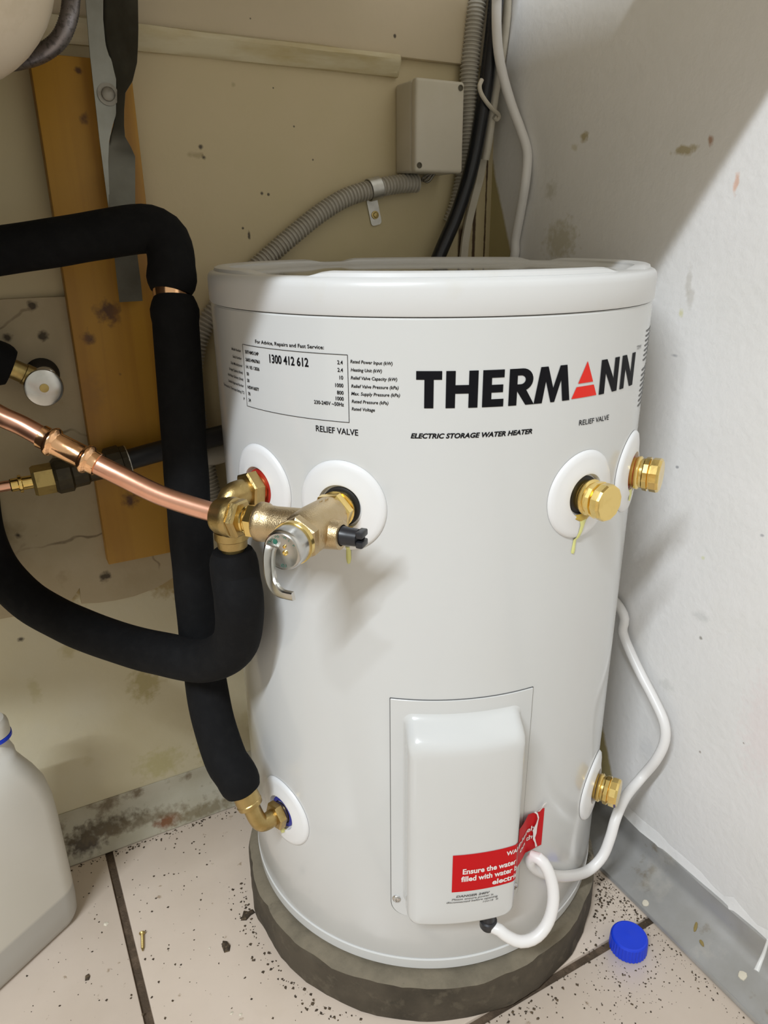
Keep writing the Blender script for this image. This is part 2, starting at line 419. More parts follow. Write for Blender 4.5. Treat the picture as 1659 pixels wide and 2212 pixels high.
M_dirt = mat('dark_floor_grit', (0.045, 0.032, 0.02), 0.9, 0, 300, (0.16, 0.11, 0.06), 0.8)
M_chip = mat('pale_paint_chips', (0.66, 0.60, 0.48), 0.8)
M_leaf = mat('dry_leaf_scrap', (0.26, 0.19, 0.06), 0.7)
M_bluecap = mat('blue_cap_plastic', (0.005, 0.045, 0.66), 0.38)
def jug_edit(k, cur):
    N, L = k['N'], k['L']
    sp = N.new('ShaderNodeSeparateXYZ'); L.new(k['pos'], sp.inputs[0])
    r = N.new('ShaderNodeMapRange'); r.inputs[1].default_value = 0.052; r.inputs[2].default_value = 0.047; r.inputs[4].default_value = 0.85
    L.new(sp.outputs[2], r.inputs[0])
    return k['mix'](cur, r.outputs[0], (0.47, 0.455, 0.42))
M_jug = mat('milky_polythene', (0.72, 0.69, 0.62), 0.4, 0, 6, (0.68, 0.65, 0.57), 0.6, edit=jug_edit)
M_bench = mat('underside_of_bench_board', (0.66, 0.61, 0.51), 0.7, 0, 6, (0.58, 0.52, 0.42), 0.6)
M_shade_panel = mat('dark_shade_panel', (0.05, 0.036, 0.025), 0.7, 0, 6, (0.05, 0.035, 0.025), 0.6)  # only for the unseen panels added to darken the left

# ------------------------------------------------------------------ room shell
structure(one(box(-3.0, 0.06, 0.0, 0.06, -0.02, 2.5), 'wall_back', M_wall_back, smooth=False))
# unseen dark panel, added left of the frame to darken the left wall
structure(one(box(-0.800, -0.780, -0.40, 0.0, 0.50, 1.10), 'shade_panel_left', M_shade_panel, smooth=False))
structure(one(box(0.0, 0.06, -3.0, 0.0, -0.02, 2.5), 'wall_right', M_wall_right, smooth=False))
floor_o = structure(one(box(-3.0, 0.06, -3.0, 0.06, -0.05, -0.004), 'floor', M_grout, smooth=False))
# tiles: joints at x = -0.610 and y = -0.456, 0.60 m module, laid in the floor
tile_me = None
G = 0.0046
for i in range(-4, 2):
    for j in range(-5, 1):
        x0 = -0.610 + i * 0.6; y0 = -0.456 + j * 0.6
        if x0 < -3.05 or y0 < -3.05 or y0 > 0 or x0 > -0.01: continue
        x1 = min(x0 + 0.6, 0.02); y1 = min(y0 + 0.6, 0.02)
        x0 = max(x0, -2.99); y0 = max(y0, -2.99)
        one(bevel_box(x0 + G, x1 - G, y0 + G, y1 - G, -0.010, 0.0, 0.0018, 2), 'tile', M_tile, floor_o)

# benchtop overhead (out of frame): its front edge throws the shade over the wall and the tank top
bp_ = [(-2.2, 0.0), (-0.175, 0.0), (-0.175, -0.36), (-0.04, -0.38), (-0.04, -0.546), (-2.2, -0.632)]
bv = [(x, y, 1.10) for x, y in bp_] + [(x, y, 1.14) for x, y in bp_]
structure(one((bv, [list(range(6)), list(range(6, 12))] + [(i, (i + 1) % 6, (i + 1) % 6 + 6, i + 6) for i in range(6)]), 'bench_slab', M_bench, smooth=False))
structure(one(box(-0.722, -0.706, -0.125, -0.007, 0.425, 1.098), 'shade_panel_back', M_shade_panel, smooth=False))  # second unseen panel, added close to the wall to deepen its shade

# upper wall panel, trim rail and plaster sheet on the back wall
structure(one(bevel_box(-1.6, -0.001, -0.010, -0.0002, 0.9655, 1.098, 0.002), 'trim_1', M_wall_upper))
rail_prof = [(0.0, 0.9455), (0.006, 0.9455), (0.010, 0.949), (0.012, 0.953), (0.016, 0.957), (0.019, 0.961), (0.018, 0.9655), (0.013, 0.9675), (0.0, 0.9675)]
rv = []; rf = []
xs = [-1.2 + 0.02 * i for i in range(0, 53)] + [-0.152, -0.147]
n = len(rail_prof)
for q, x in enumerate(xs):
    for d, z in rail_prof:
        w = noise.noise(Vector((x * 30, z * 300, 3))) * 0.0012
        sh = 1.0 if x < -0.150 else 0.65
        rv.append((x, -d * sh - (w if d > 0 else -0.0), z + (noise.noise(Vector((x * 22, d * 200, 1))) * 0.0012 if d > 0 else 0)))
for q in range(len(xs) - 1):
    for i in range(n):
        k = (i + 1) % n
        rf.append((q * n + i, (q + 1) * n + i, (q + 1) * n + k, q * n + k))
rf.append(list(range(n))); rf.append([(len(xs) - 1) * n + i for i in range(n)][::-1])
structure(one((rv, rf), 'trim_2', M_trimwood))

# two sheets on the lower back wall: cream painted below, a browner plaster patch with a torn lower edge above
lowp = [(-1.4, 0.045), (-0.36, 0.045)]
for zz, xx in ((0.12, -0.37), (0.20, -0.375), (0.28, -0.37), (0.36, -0.378), (0.42, -0.372)):
    lowp.append((xx + noise.noise(Vector((zz * 60, 0, 0))) * 0.004, zz))
lowp.append((-1.4, 0.42))
structure(one(plate(lowp, 0.002), 'trim_3', M_wall_low, smooth=False))
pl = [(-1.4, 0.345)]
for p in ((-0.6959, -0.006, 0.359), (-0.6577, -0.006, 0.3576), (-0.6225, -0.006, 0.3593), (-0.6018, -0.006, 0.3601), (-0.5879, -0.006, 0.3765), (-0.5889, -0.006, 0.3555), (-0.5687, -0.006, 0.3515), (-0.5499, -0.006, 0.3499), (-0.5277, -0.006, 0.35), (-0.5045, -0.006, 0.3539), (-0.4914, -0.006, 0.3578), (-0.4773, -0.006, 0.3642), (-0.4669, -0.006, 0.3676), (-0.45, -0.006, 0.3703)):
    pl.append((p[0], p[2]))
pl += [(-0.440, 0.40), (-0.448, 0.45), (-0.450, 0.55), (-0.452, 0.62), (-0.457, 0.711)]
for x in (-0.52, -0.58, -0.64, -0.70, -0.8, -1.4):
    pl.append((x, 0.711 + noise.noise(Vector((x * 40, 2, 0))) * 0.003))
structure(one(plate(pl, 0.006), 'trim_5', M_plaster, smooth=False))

def skirting(name, length, foot, top, m, along, jag=0):
    """a coved metal skirting: upright lip, concave bend, sloping foot"""
    if along == 'x':   # upright lip, rounded shoulder, sloping foot
        prof = [(0.0006, top), (0.0030, top + 0.0005), (0.0042, top - 0.002), (0.0052, top * 0.80), (0.0085, top * 0.64), (0.0150, top * 0.52), (0.0205, top * 0.44), (0.0240, top * 0.36),
                (foot * 0.86, top * 0.14), (foot * 0.985, 0.0035), (foot, 0.0012), (foot - 0.001, 0.0002), (0.0006, 0.0002)]
    else:              # upright lip, tight concave bend, nearly flat foot with a rolled edge
        prof = [(0.0006, top), (0.0030, top + 0.0005), (0.0045, top - 0.001), (0.0055, 0.0305), (0.0110, 0.0215), (0.0220, 0.0150), (0.0400, 0.0085), (0.0535, 0.0048), (0.0560, 0.0052), (0.0572, 0.0040),
                (foot, 0.0012), (foot - 0.001, 0.0002), (0.0006, 0.0002)]
    v = []; f = []; n = len(prof); q = int(length / 0.02)
    for i in range(q + 1):
        s = 0.004 + length * i / q
        for j, (d, z) in enumerate(prof):
            w = noise.noise(Vector((s * 9, j * 0.6, foot * 50))) * 0.0010
            if 0 < j < 7: d += w; z += w * 0.6
            v.append((-s, -d, z) if along == 'x' else (-d, -s, z))
    for i in range(q):
        for j in range(n):
            k = (j + 1) % n
            f.append((i * n + j, i * n + k, (i + 1) * n + k, (i + 1) * n + j))
    f.append(list(range(n))); f.append([q * n + j for j in range(n)])
    return structure(one((v, f), name, m, angle=50))
skirting('baseboard_back', 1.6, 0.0355, 0.060, M_skirt_back, 'x')
skirting('baseboard_right', 2.0, 0.0575, 0.049, M_skirt, 'y')

# torn paint edge hanging over the right skirting
edge = [(0, -0.3362, 0.0518), (0, -0.3563, 0.0496), (0, -0.3814, 0.0474), (0, -0.4078, 0.0491), (0, -0.4267, 0.045), (0, -0.4478, 0.0457), (0, -0.4717, 0.0448), (0, -0.4889, 0.0397), (0, -0.5048, 0.0391), (0, -0.5154, 0.0484), (0, -0.5283, 0.0439), (0, -0.5468, 0.0388), (0, -0.5619, 0.0448), (0, -0.5846, 0.0424)]
v = []; f = []
for i, p in enumerate(edge):
    lift = 0.0015 + 0.001 * noise.noise(Vector((i * 1.7, 0, 0))) + (0.0012 if i in (8, 9) else 0)
    zt = p[2] + 0.016; zb = p[2]
    v += [(-0.0002, p[1], zt), (-0.0012, p[1], zt - 0.003), (-0.0018 - lift * 0.4, p[1], zb + 0.004), (-0.0024 - lift, p[1], zb), (-0.0004, p[1], zb + 0.001)]
for i in range(len(edge) - 1):
    for j in range(5):
        k = (j + 1) % 5
        f.append((i * 5 + j, i * 5 + k, (i + 1) * 5 + k, (i + 1) * 5 + j))
structure(one((v, f), 'trim_4', M_wall_right, angle=60))

# ------------------------------------------------------------------ water heater
AX, AY, R = -0.2429, -0.2337, 0.210
def cyl(a, z, r=R):
    return Vector((AX + r * cos(radians(a)), AY + r * sin(radians(a)), z))
heater = thing('water_heater', 'white cylindrical electric water heater with black and red logo on a concrete plinth', 'water heater', (AX, AY, 0.0555))

def lz(prof, n=192):
    return xform(lathe(prof, n, 'z', True), Matrix.Translation((AX, AY, 0)))
one(lz([(0.0700, R - 0.004), (0.0705, R - 0.0006), (0.072, R), (0.25, R), (0.45, R), (0.70, R), (0.7115, R), (0.7128, R - 0.001), (0.7130, R - 0.004)]), 'tank_body', M_white, heater)
one(lz([(0.0555, R - 0.010), (0.0555, R - 0.0015), (0.0565, R), (0.0685, R + 0.0006), (0.0698, R - 0.0004), (0.0700, R - 0.004)]), 'base_rim', M_white, heater)
lid = one(lz([(0.7132, R - 0.004), (0.7136, R + 0.0002), (0.7150, R + 0.0010), (0.7330, R + 0.0012), (0.7365, R + 0.0006), (0.7390, R - 0.0012), (0.7403, R - 0.0040), (0.7408, R - 0.0075),
                  (0.7404, R - 0.0200), (0.7375, R - 0.0235), (0.7366, R - 0.030)]), 'lid', M_lid, heater)
one(lz([(0.7350, R - 0.028), (0.7369, R - 0.030), (0.7372, R - 0.08), (0.7374, 0.01)]), 'lid_panel', M_lidtop, lid)
def lid_arc(a0, a1, h):
    v = []; f = []; n = 40
    sec = [(R - 0.0050, 0.0), (R - 0.0058, h * 0.7), (R - 0.0085, h), (R - 0.0155, h), (R - 0.019, h * 0.55), (R - 0.0205, -0.002)]
    m = len(sec)
    for i in range(n + 1):
        a = a0 + (a1 - a0) * i / n
        t = min(1, min(i, n - i) / 2.5)
        for r, z in sec: v.append(cyl(a, 0.7405 + (z if z < 0 else z * t), r))
    for i in range(n):
        for j in range(m - 1):
            f.append((i * m + j, i * m + j + 1, (i + 1) * m + j + 1, (i + 1) * m + j))
    return v, f
for a0, a1, h in ((-148.5, -74.5, 0.0042), (-62, 14, 0.0035), (22, 90, 0.0035), (98, 196, 0.0035)):
    one(lid_arc(a0, a1, h), 'lid_rib', M_lid, lid)

# flanges and what is screwed into them
def on_tank(a, z):
    n = Vector((cos(radians(a)), sin(radians(a)), 0))
    t = Vector((-n.y, n.x, 0))
    m = Matrix((n, t, Vector((0, 0, 1)))).transposed().to_4x4()
    m.translation = cyl(a, z)
    return m
def escutcheon(a, z, ring, ro=0.0385, ri=0.0185):
    lev = [(ro, 0.0003), (ro - 0.0006, 0.0016), (ro - 0.002, 0.0028), (ro - 0.006, 0.0036), (ri + 0.006, 0.0042), (ri + 0.0022, 0.0052), (ri + 0.0006, 0.0050), (ri, 0.0036), (ri - 0.0006, 0.0008), (ri - 0.0022, 0.0006), (ri - 0.0024, 0.0002)]
    v = []; f = []; n = 56
    for r, h in lev:
        for i in range(n):
            t = 2 * pi * i / n
            # slightly squared circle, bent round the tank wall
            q = r
            v.append(cyl(a + math.degrees(q * cos(t) / R), z + q * sin(t), R + h))
    for j in range(len(lev) - 1):
        for i in range(n):
            k = (i + 1) % n
            f.append((j * n + i, j * n + k, (j + 1) * n + k, (j + 1) * n + i))
    e = one((v, f), 'escutcheon', M_escut, heater)
    mm = on_tank(a, z)
    one(xform(lathe([(0.0003, ri - 0.0018), (0.0018, ri - 0.0019), (0.0024, ri - 0.003), (0.0024, ri - 0.006), (0.0003, ri - 0.0062)], 40, 'x', False), mm), 'port_ring', ring, e, smooth=True)
    return e
M_greyring = mat('grey_port_ring', (0.35, 0.34, 0.31), 0.4)
FA, FB, FC, FD = -164.8, -140.6, -83.1, -58.6
FZ = 0.564
ports = [(FA, FZ, M_hot), (FB, FZ, M_rubber), (FC, FZ, M_rubber), (FD, FZ - 0.001, M_hot), (-165.2, 0.204, M_cold), (-58.2, 0.200, M_cold)]
for a, z, m in ports:
    escutcheon(a, z, m)

def plug(a, z):
    mm = on_tank(a, z)
    b = MB()
    b.add(xform(lathe([(0.0024, 0.0135), (0.006, 0.0140), (0.0075, 0.0152), (0.0095, 0.0156), (0.0105, 0.0148), (0.0112, 0.0136), (0.0135, 0.0138)], 40, 'x'), mm))
    o = b.build('brass_plug', M_brass, heater, angle=30)
    one(xform(lathe([(0.0137, 0.0138), (0.0145, 0.0154), (0.0185, 0.0158), (0.0192, 0.0140), (0.0200, 0.0138), (0.0207, 0.0156), (0.0265, 0.0158), (0.0285, 0.0150), (0.0290, 0.0140)], 12, 'x', True, 0.2), mm), 'cap_head', M_brass, o, angle=20)
    return o
plug(FC, FZ)
plug(FD, FZ - 0.001)
plug(-58.2, 0.200)

# sealant that ran out of the ports
def drip(a, z0, path, m, name='sealant_drip'):
    """path: (tangential, height, half width) relative to the port centre"""
    v = []; f = []
    for s, h, w, off in path:
        w *= 1.35
        for k in (-1, -0.5, 0, 0.5, 1):
            v.append(cyl(a + math.degrees((s + k * w) / R), z0 + h, R + off + 0.0011 * (1 - k * k)))
    for i in range(len(path) - 1):
        for k in range(4):
            f.append((i * 5 + k, i * 5 + k + 1, (i + 1) * 5 + k + 1, (i + 1) * 5 + k))
    one((v, f), name, m, heater)
drip(FC, FZ, [(-0.003, -0.0150, 0.0075, 0.0040), (-0.002, -0.0185, 0.0066, 0.0054), (-0.001, -0.0215, 0.0036, 0.0048)], M_amber)
drip(FC, FZ, [(-0.001, -0.0205, 0.0034, 0.0050), (-0.001, -0.0260, 0.0019, 0.0046), (-0.002, -0.0320, 0.0017, 0.0040), (-0.003, -0.0375, 0.0015, 0.0024), (-0.004, -0.0400, 0.0014, 0.0004), (-0.0045, -0.0460, 0.0015, 0.0002), (-0.0048, -0.0505, 0.0019, 0.0002), (-0.0048, -0.0525, 0.0014, 0.0001), (-0.0048, -0.0530, 0.0003, 0.0)], M_resin)
drip(FB, FZ, [(0.004, -0.0150, 0.007, 0.0040), (0.005, -0.0185, 0.0060, 0.0054), (0.006, -0.0225, 0.0030, 0.0048)], M_amber)
drip(FB, FZ, [(0.0055, -0.034, 0.0015, 0.0036), (0.0052, -0.0385, 0.0016, 0.0006), (0.0050, -0.046, 0.0017, 0.0002), (0.0048, -0.050, 0.0011, 0.0001), (0.0048, -0.0508, 0.0003, 0.0)], M_resin)
drip(FD, FZ, [(-0.004, -0.0155, 0.0050, 0.0044), (-0.005, -0.021, 0.0030, 0.0050), (-0.006, -0.027, 0.0012, 0.0046)], M_resin)
drip(-165.2, 0.204, [(0.002, -0.0165, 0.0055, 0.0044), (0.001, -0.0215, 0.0036, 0.0050), (0.0, -0.026, 0.0012, 0.0046)], M_resin)

# ---- element cover: a plate with a raised box, bent to the tank
def rrect(s0, s1, z0, z1, rads, n=8):
    """rounded rectangle outline, radii (bl, br, tr, tl)"""
    out = []
    for (cx, cz, r, t0) in ((s0 + rads[0], z0 + rads[0], rads[0], pi), (s1 - rads[1], z0 + rads[1], rads[1], 1.5 * pi), (s1 - rads[2], z1 - rads[2], rads[2], 0), (s0 + rads[3], z1 - rads[3], rads[3], 0.5 * pi)):
        for i in range(n + 1):
            t = t0 + 0.5 * pi * i / n
            out.append((cx + r * cos(t), cz + r * sin(t)))
    return out
def densify(o, step=0.004):
    out = []
    for i in range(len(o)):
        a = o[i]; b = o[(i + 1) % len(o)]
        k = max(1, int(hypot(b[0] - a[0], b[1] - a[1]) / step))
        for j in range(k): out.append((a[0] + (b[0] - a[0]) * j / k, a[1] + (b[1] - a[1]) * j / k))
    return out
def loft_on_tank(loops, a0=-111.7, close=True):
    """loops: list of (outline, height); last loop is shrunk to its middle line to close"""
    v = []; f = []; n = len(loops[0][0])
    for o, h in loops:
        for i, (s, z) in enumerate(o):
            v.append(cyl(a0 + math.degrees(s / R), z, R + h))
    for j in range(len(loops) - 1):
        for i in range(n):
            k = (i + 1) % n
            f.append((j * n + i, j * n + k, (j + 1) * n + k, (j + 1) * n + i))
    if close: f.append([(len(loops) - 1) * n + i for i in range(n)])
    return v, f
def shrink(o, k, c, kz=None):
    return [(c[0] + (s - c[0]) * k, c[1] + (z - c[1]) * (kz if kz is not None else k)) for s, z in o]
po = densify(rrect(-0.0657, 0.0657, 0.1310, 0.3870, (0.016, 0.016, 0.0008, 0.0008)))
loops = [(po, 0.0001), (po, 0.0010), (shrink(po, 0.994, (0, 0.259), 0.997), 0.0014)] + [(shrink(po, k, (0, 0.259), k), 0.0014) for k in (0.9, 0.75, 0.6, 0.45, 0.3, 0.15, 0.03)]
po2 = [(q[0] * (1 + 0.0007 / 0.0657), 0.259 + (q[1] - 0.259) * (1 + 0.0007 / 0.128)) for q in po]
cover = one(loft_on_tank(loops), 'cover_plate', M_white, heater)
one(loft_on_tank([(po2, 0.0001), (po2, 0.0004), (po, 0.0004)], close=False), 'cover_gap_shade', M_line, cover)  # dark strip drawn round the plate as the shadow in its gap
def ins(d, dt, h, rr=0.016):
    # inset outline of the box at height h: d at the sides and bottom, dt extra at the sloping top
    return (densify_fixed(rrect(-0.0525 + d, 0.0525 - d, 0.1440 + d * 0.6, 0.3720 - d - dt, (max(0.003, rr - d), max(0.003, rr - d), 0.009, 0.009))), h)
def densify_fixed(o):
    # same count for every loop: each straight side cut in 24
    out = []; n = len(o)
    for i in range(n):
        a = o[i]; b = o[(i + 1) % n]
        k = 24 if (i % 9) == 8 else 1
        for j in range(k): out.append((a[0] + (b[0] - a[0]) * j / k, a[1] + (b[1] - a[1]) * j / k))
    return out
bl = [ins(-0.002, 0, 0.0012), ins(0.0, 0.0005, 0.0022), ins(0.0012, 0.0025, 0.0070), ins(0.0026, 0.006, 0.0150), ins(0.0040, 0.0085, 0.0205), ins(0.0060, 0.0105, 0.0240), ins(0.0090, 0.0120, 0.0256), ins(0.0125, 0.0135, 0.0260)]
last = bl[-1][0]
bl += [(shrink(last, k, (0, 0.25), k), 0.0262) for k in (0.85, 0.7, 0.55, 0.4, 0.25, 0.1)]
boxo = one(loft_on_tank(bl), 'element_cover', M_white, heater, angle=60)
BH = 0.0262
def screw_head(a, z, h, parent):
    mm = on_tank(a, z) @ Matrix.Translation((h, 0, 0))
    s = one(xform(lathe([(0, 0.0040), (0.001, 0.0042), (0.0022, 0.0034), (0.0028, 0.002), (0.0029, 0.0004)], 20, 'x'), mm), 'cover_screw', M_chrome, parent)
    b = MB()
    b.add(xform(bevel_box(0.0024, 0.0031, -0.0022, 0.0022, -0.0004, 0.0004, 0.0001, 1), mm)).add(xform(bevel_box(0.0024, 0.0031, -0.0004, 0.0004, -0.0022, 0.0022, 0.0001, 1), mm))
    b.build('screw_slot', M_bolt, s)
screw_head(-128.2, 0.153, 0.0014, cover)
screw_head(-95.4, 0.153, 0.0014, cover)

# ---- lettering
_fc = {}
def text_flat(s, bold=0.0, shear=0.0):
    c = bpy.data.curves.new('t', 'FONT')
    c.body = s; c.size = 1.0; c.offset = bold; c.shear = shear; c.resolution_u = 3
    o = bpy.data.objects.new('t', c)
    COL.objects.link(o)
    bpy.context.view_layer.update()
    me = o.evaluated_get(bpy.context.evaluated_depsgraph_get()).to_mesh()
    v = [(p.co.x, p.co.y) for p in me.vertices]; f = [list(p.vertices) for p in me.polygons]
    bpy.data.objects.remove(o); bpy.data.curves.remove(c)
    return v, f
CAP = max(y for x, y in text_flat('H')[0])
def slice_x(v, f, step):
    bm = bmesh.new()
    vs = [bm.verts.new((x, y, 0)) for x, y in v]
    for q in f:
        try: bm.faces.new([vs[i] for i in q])
        except ValueError: pass
    xs = [x for x, y in v]; x = math.ceil(min(xs) / step) * step
    while x < max(xs):
        bmesh.ops.bisect_plane(bm, geom=bm.verts[:] + bm.edges[:] + bm.faces[:], plane_co=(x, 0, 0), plane_no=(1, 0, 0), dist=1e-6)
        x += step
    bm.verts.index_update()
    out = [(p.co.x, p.co.y) for p in bm.verts], [[p.index for p in q.verts] for q in bm.faces]
    bm.free()
    return out
def wrap(v, f, a0, z0, tilt=0.0, off=0.0004, r=R):
    """flat outline (arc metres, metres) laid on the tank with its origin at angle a0, height z0"""
    return [cyl(a0 + math.degrees(x / R), z0 + y + tilt * x, r + off) for x, y in v], f
def line(b, s, k1, k2, cap, bold=0.0, shear=0.0, slot=0, off=0.0004, r=R, just=None):
    """text fitted between two (angle, height) points of its baseline; just = 'l' / 'r' keeps natural width"""
    v, f = text_flat(s, bold, shear)
    x0 = min(x for x, y in v); x1 = max(x for x, y in v)
    sy = cap / CAP
    W = radians(k2[0] - k1[0]) * R
    if just:
        sx = sy * 0.92
        a0 = k1[0] if just == 'l' else k1[0] - math.degrees((x1 - x0) * sx / R)
        tilt = 0
    else:
        sx = W / (x1 - x0); a0 = k1[0]; tilt = (k2[1] - k1[1]) / W
    v = [((x - x0) * sx, y * sy) for x, y in v]
    v, f = slice_x(v, f, 0.004)
    b.add(wrap(v, f, a0, k1[1], tilt, off, r), slot)
def strip(b, k1, k2, w, off=0.0004, slot=0):
    n = 24 if abs(k1[0] - k2[0]) > 1 else 1
    v = []; f = []
    for i in range(n + 1):
        a = k1[0] + (k2[0] - k1[0]) * i / n; z = k1[1] + (k2[1] - k1[1]) * i / n
        if n > 1: v += [cyl(a, z - w / 2, R + off), cyl(a, z + w / 2, R + off)]
        else:
            d = math.degrees(w / 2 / R); v += [cyl(a - d, z, R + off), cyl(a + d, z, R + off)]
    for i in range(n): f.append((2 * i, 2 * i + 1, 2 * i + 3, 2 * i + 2))
    b.add((v, f), slot)

b = MB()
LB = (0.0022, 0.012)
ZT, ZB, AL, AR = 0.6855, 0.6338, -168.5, -138.25
for k1, k2 in (((AL, ZT), (AR, ZT)), ((AL, ZB), (AR, ZB)), ((AL, ZT), (AL, ZB)), ((AR, ZT), (AR, ZB))): strip(b, k1, k2, 0.00042)
line(b, 'For Advice, Repairs and Fast Service:', (-163.1842, 0.6883), (-143.577, 0.6888), 0.0027, 0.014, 0.0)
line(b, '1300 412 612', (-158.6007, 0.6744), (-147.5083, 0.6746), 0.0064, 0.022, 0.0)
left = ['Model Number', 'Serial Number', 'Date Manufactured', 'Storage Capacity (litres)', 'Hot Water Delivery (litres)', 'Standard Approval Number', 'Thermostat No., Thermostat Setting (°C)', 'IP']
vals = ['50THMS124P', '260514967061', '14 / 05 / 2026', '50', '50', 'NSW16077', '70', '24']
zz = 0.6790
lz_rows = [0.6785, 0.6722, 0.6662, 0.6604, 0.6548, 0.6492, 0.6436, 0.6382]
for s, q, z in zip(left, vals, lz_rows):
    line(b, s, (AL - 0.9, z), (0, 0), 0.0021, 0.016, 0.18, just='r')
    line(b, q, (AL + 0.9, z), (0, 0), 0.0026, 0.022, 0.0, just='l')
right_v = ['2.4', '2.4', '10', '1000', '800', '1000', '230-240V ~50Hz']
right_l = ['Rated Power Input (kW)', 'Heating Unit (kW)', 'Relief Valve Capacity (kW)', 'Relief Valve Pressure (kPa)', 'Max. Supply Pressure (kPa)', 'Rated Pressure (kPa)', 'Rated Voltage']
rz = [0.6782, 0.6725, 0.6668, 0.6608, 0.6552, 0.6506, 0.6462]
rl = [(-137.6594, 0.6796), (-137.6019, 0.6734), (-137.6442, 0.6674), (-137.5862, 0.6611), (-137.6262, 0.6554), (-137.5652, 0.6494), (-137.6054, 0.6436)]
rw = [(-128.7634, 0.679), (-130.9707, 0.6733), (-127.8237, 0.6674), (-127.5406, 0.6612), (-127.2555, 0.6556), (-129.6673, 0.6494), (-132.5285, 0.6436)]
for s, z in zip(right_v, rz): line(b, s, (AR - 1.1, z), (0, 0), 0.0028, 0.018, 0.0, just='r')
for s, k1, k2 in zip(right_l, rl, rw): line(b, s, k1, k2, 0.0024, 0.014, 0.18)
b.build('rating_label', M_ink, heater, smooth=False)

b = MB()
line(b, 'RELIEF VALVE', (-146.3245, 0.6242), (-136.2772, 0.6239), 0.0047, 0.012, 0.0)
b.build('valve_caption', M_ink, heater, smooth=False)
b = MB()
line(b, 'RELIEF VALVE', (-86.2662, 0.625), (-75.7228, 0.624), 0.0042, 0.006, 0.0)
b.build('valve_caption', M_ink, heater, smooth=False)
b = MB()
line(b, 'ELECTRIC STORAGE WATER HEATER', (-125.026, 0.624), (-98.8078, 0.6241), 0.0036, 0.034, 0.24)
b.build('product_caption', M_ink, heater, smooth=False)
# side label seen edge-on at the right
b = MB()
for i, w in enumerate((6.0, 7.5, 5.5, 7.0, 6.5, 7.2, 4.0)): strip(b, (-56.8, 0.689 - i * 0.0042), (-56.8 + w * 2, 0.689 - i * 0.0042), 0.0016)
for i, w in enumerate((7.5, 5.5, 6.5, 7.0, 5.0, 6.5, 7.0, 4.5)): strip(b, (-56.8, 0.655 - i * 0.0046), (-56.8 + w * 2, 0.655 - i * 0.0046), 0.0018)
b.build('side_label', M_line, heater, smooth=False)

# big logo: bold letters cut as outlines, an open triangle for the A
def arc(cx, cy, rx, ry, t0, t1, n=10):
    return [(cx + rx * cos(radians(t0 + (t1 - t0) * i / n)), cy + ry * sin(radians(t0 + (t1 - t0) * i / n))) for i in range(n + 1)]
def glyph(ch):
    """polygons in a unit box (0..1 wide, 0..1 high)"""
    if ch == 'T': return [[(0, .77), (.32, .77), (.32, 0), (.68, 0), (.68, .77), (1, .77), (1, 1), (0, 1)]]
    if ch == 'H': return [[(0, 0), (.29, 0), (.29, .39), (.71, .39), (.71, 0), (1, 0), (1, 1), (.71, 1), (.71, .62), (.29, .62), (.29, 1), (0, 1)]]
    if ch == 'E': return [[(0, 0), (1, 0), (1, .21), (.42, .21), (.42, .39), (.96, .39), (.96, .60), (.42, .60), (.42, .79), (1, .79), (1, 1), (0, 1)]]
    if ch == 'M': return [[(0, 0), (.215, 0), (.29, .60), (.45, 0), (.555, 0), (.71, .60), (.785, 0), (1, 0), (.86, 1), (.665, 1), (.50, .40), (.335, 1), (.14, 1)]]
    if ch == 'N': return [[(0, 0), (.27, 0), (.27, .60), (.72, 0), (1, 0), (1, 1), (.73, 1), (.73, .40), (.28, 1), (0, 1)]]
    if ch == 'R':
        outer = arc(.52, .70, .38, .30, 90, -62, 12)
        inner = arc(.46, .70, .17, .12, -90, 90, 8)
        return [[(0, 0), (.31, 0), (.31, .58)] + inner + [(.31, .82), (.31, 1.0), (0, 1)], [(.31, .82)] + inner[::-1] + [(.31, .58), (.31, .43), (.66, 0), (1.0, 0), (.70, .44)] + outer[::-1][0:] + [(.31, 1)]]
LET = [('T', -123.97, -118.75), ('H', -117.93, -111.35), ('E', -110.40, -105.86), ('R', -104.75, -98.9), ('M', -98.95, -89.8), ('N', -80.65, -73.6), ('N', -72.20, -65.0)]
LZ0, LZ1 = 0.6472, 0.6750
def tri_poly(poly):
    bm = bmesh.new()
    vs = [bm.verts.new((x, y, 0)) for x, y in poly]
    fc = bm.faces.new(vs); fc.normal_update()
    bmesh.ops.triangulate(bm, faces=bm.faces[:])
    bm.verts.index_update()
    o = [(p.co.x, p.co.y) for p in bm.verts], [[p.index for p in q.verts] for q in bm.faces]
    bm.free(); return o
logo_parts = []
for ch, a0, a1 in LET:
    W = radians(a1 - a0) * R; Hh = LZ1 - LZ0
    b = MB()
    if ch == 'R':
        v = []
        # stem, bowl and leg overlap-free: stem + bowl ring + leg
        b2 = []
        b2.append([(0, 0), (.31, 0), (.31, 1), (0, 1)])
        o_ = arc(.50, .695, .42, .305, 90, -90, 14); i_ = arc(.44, .695, .18, .12, 90, -90, 14)
        o_ = [(.31, 1.0)] + o_ + [(.31, .39)]; i_ = [(.31, .815)] + i_ + [(.31, .575)]
        for q in range(len(o_) - 1): b2.append([o_[q], o_[q + 1], i_[q + 1], i_[q]])
        b2.append([(.31, .39), (.66, 0), (1.0, 0), (.66, .42), (.44, .39)])
        polys = b2
    else:
        polys = glyph(ch)
    for p in polys:
        tv, tf = tri_poly([(x * W, y * Hh) for x, y in p])
        tv, tf = slice_x(tv, tf, 0.004)
        b.add(wrap(tv, tf, a0, LZ0, 0.0))
    b.build('logo_letter', M_ink, heater, smooth=False)
Hh = LZ1 + 0.0005 - LZ0
Wt = radians(7.75) * R
b = MB()
ap = (0.507 * Wt, Hh)
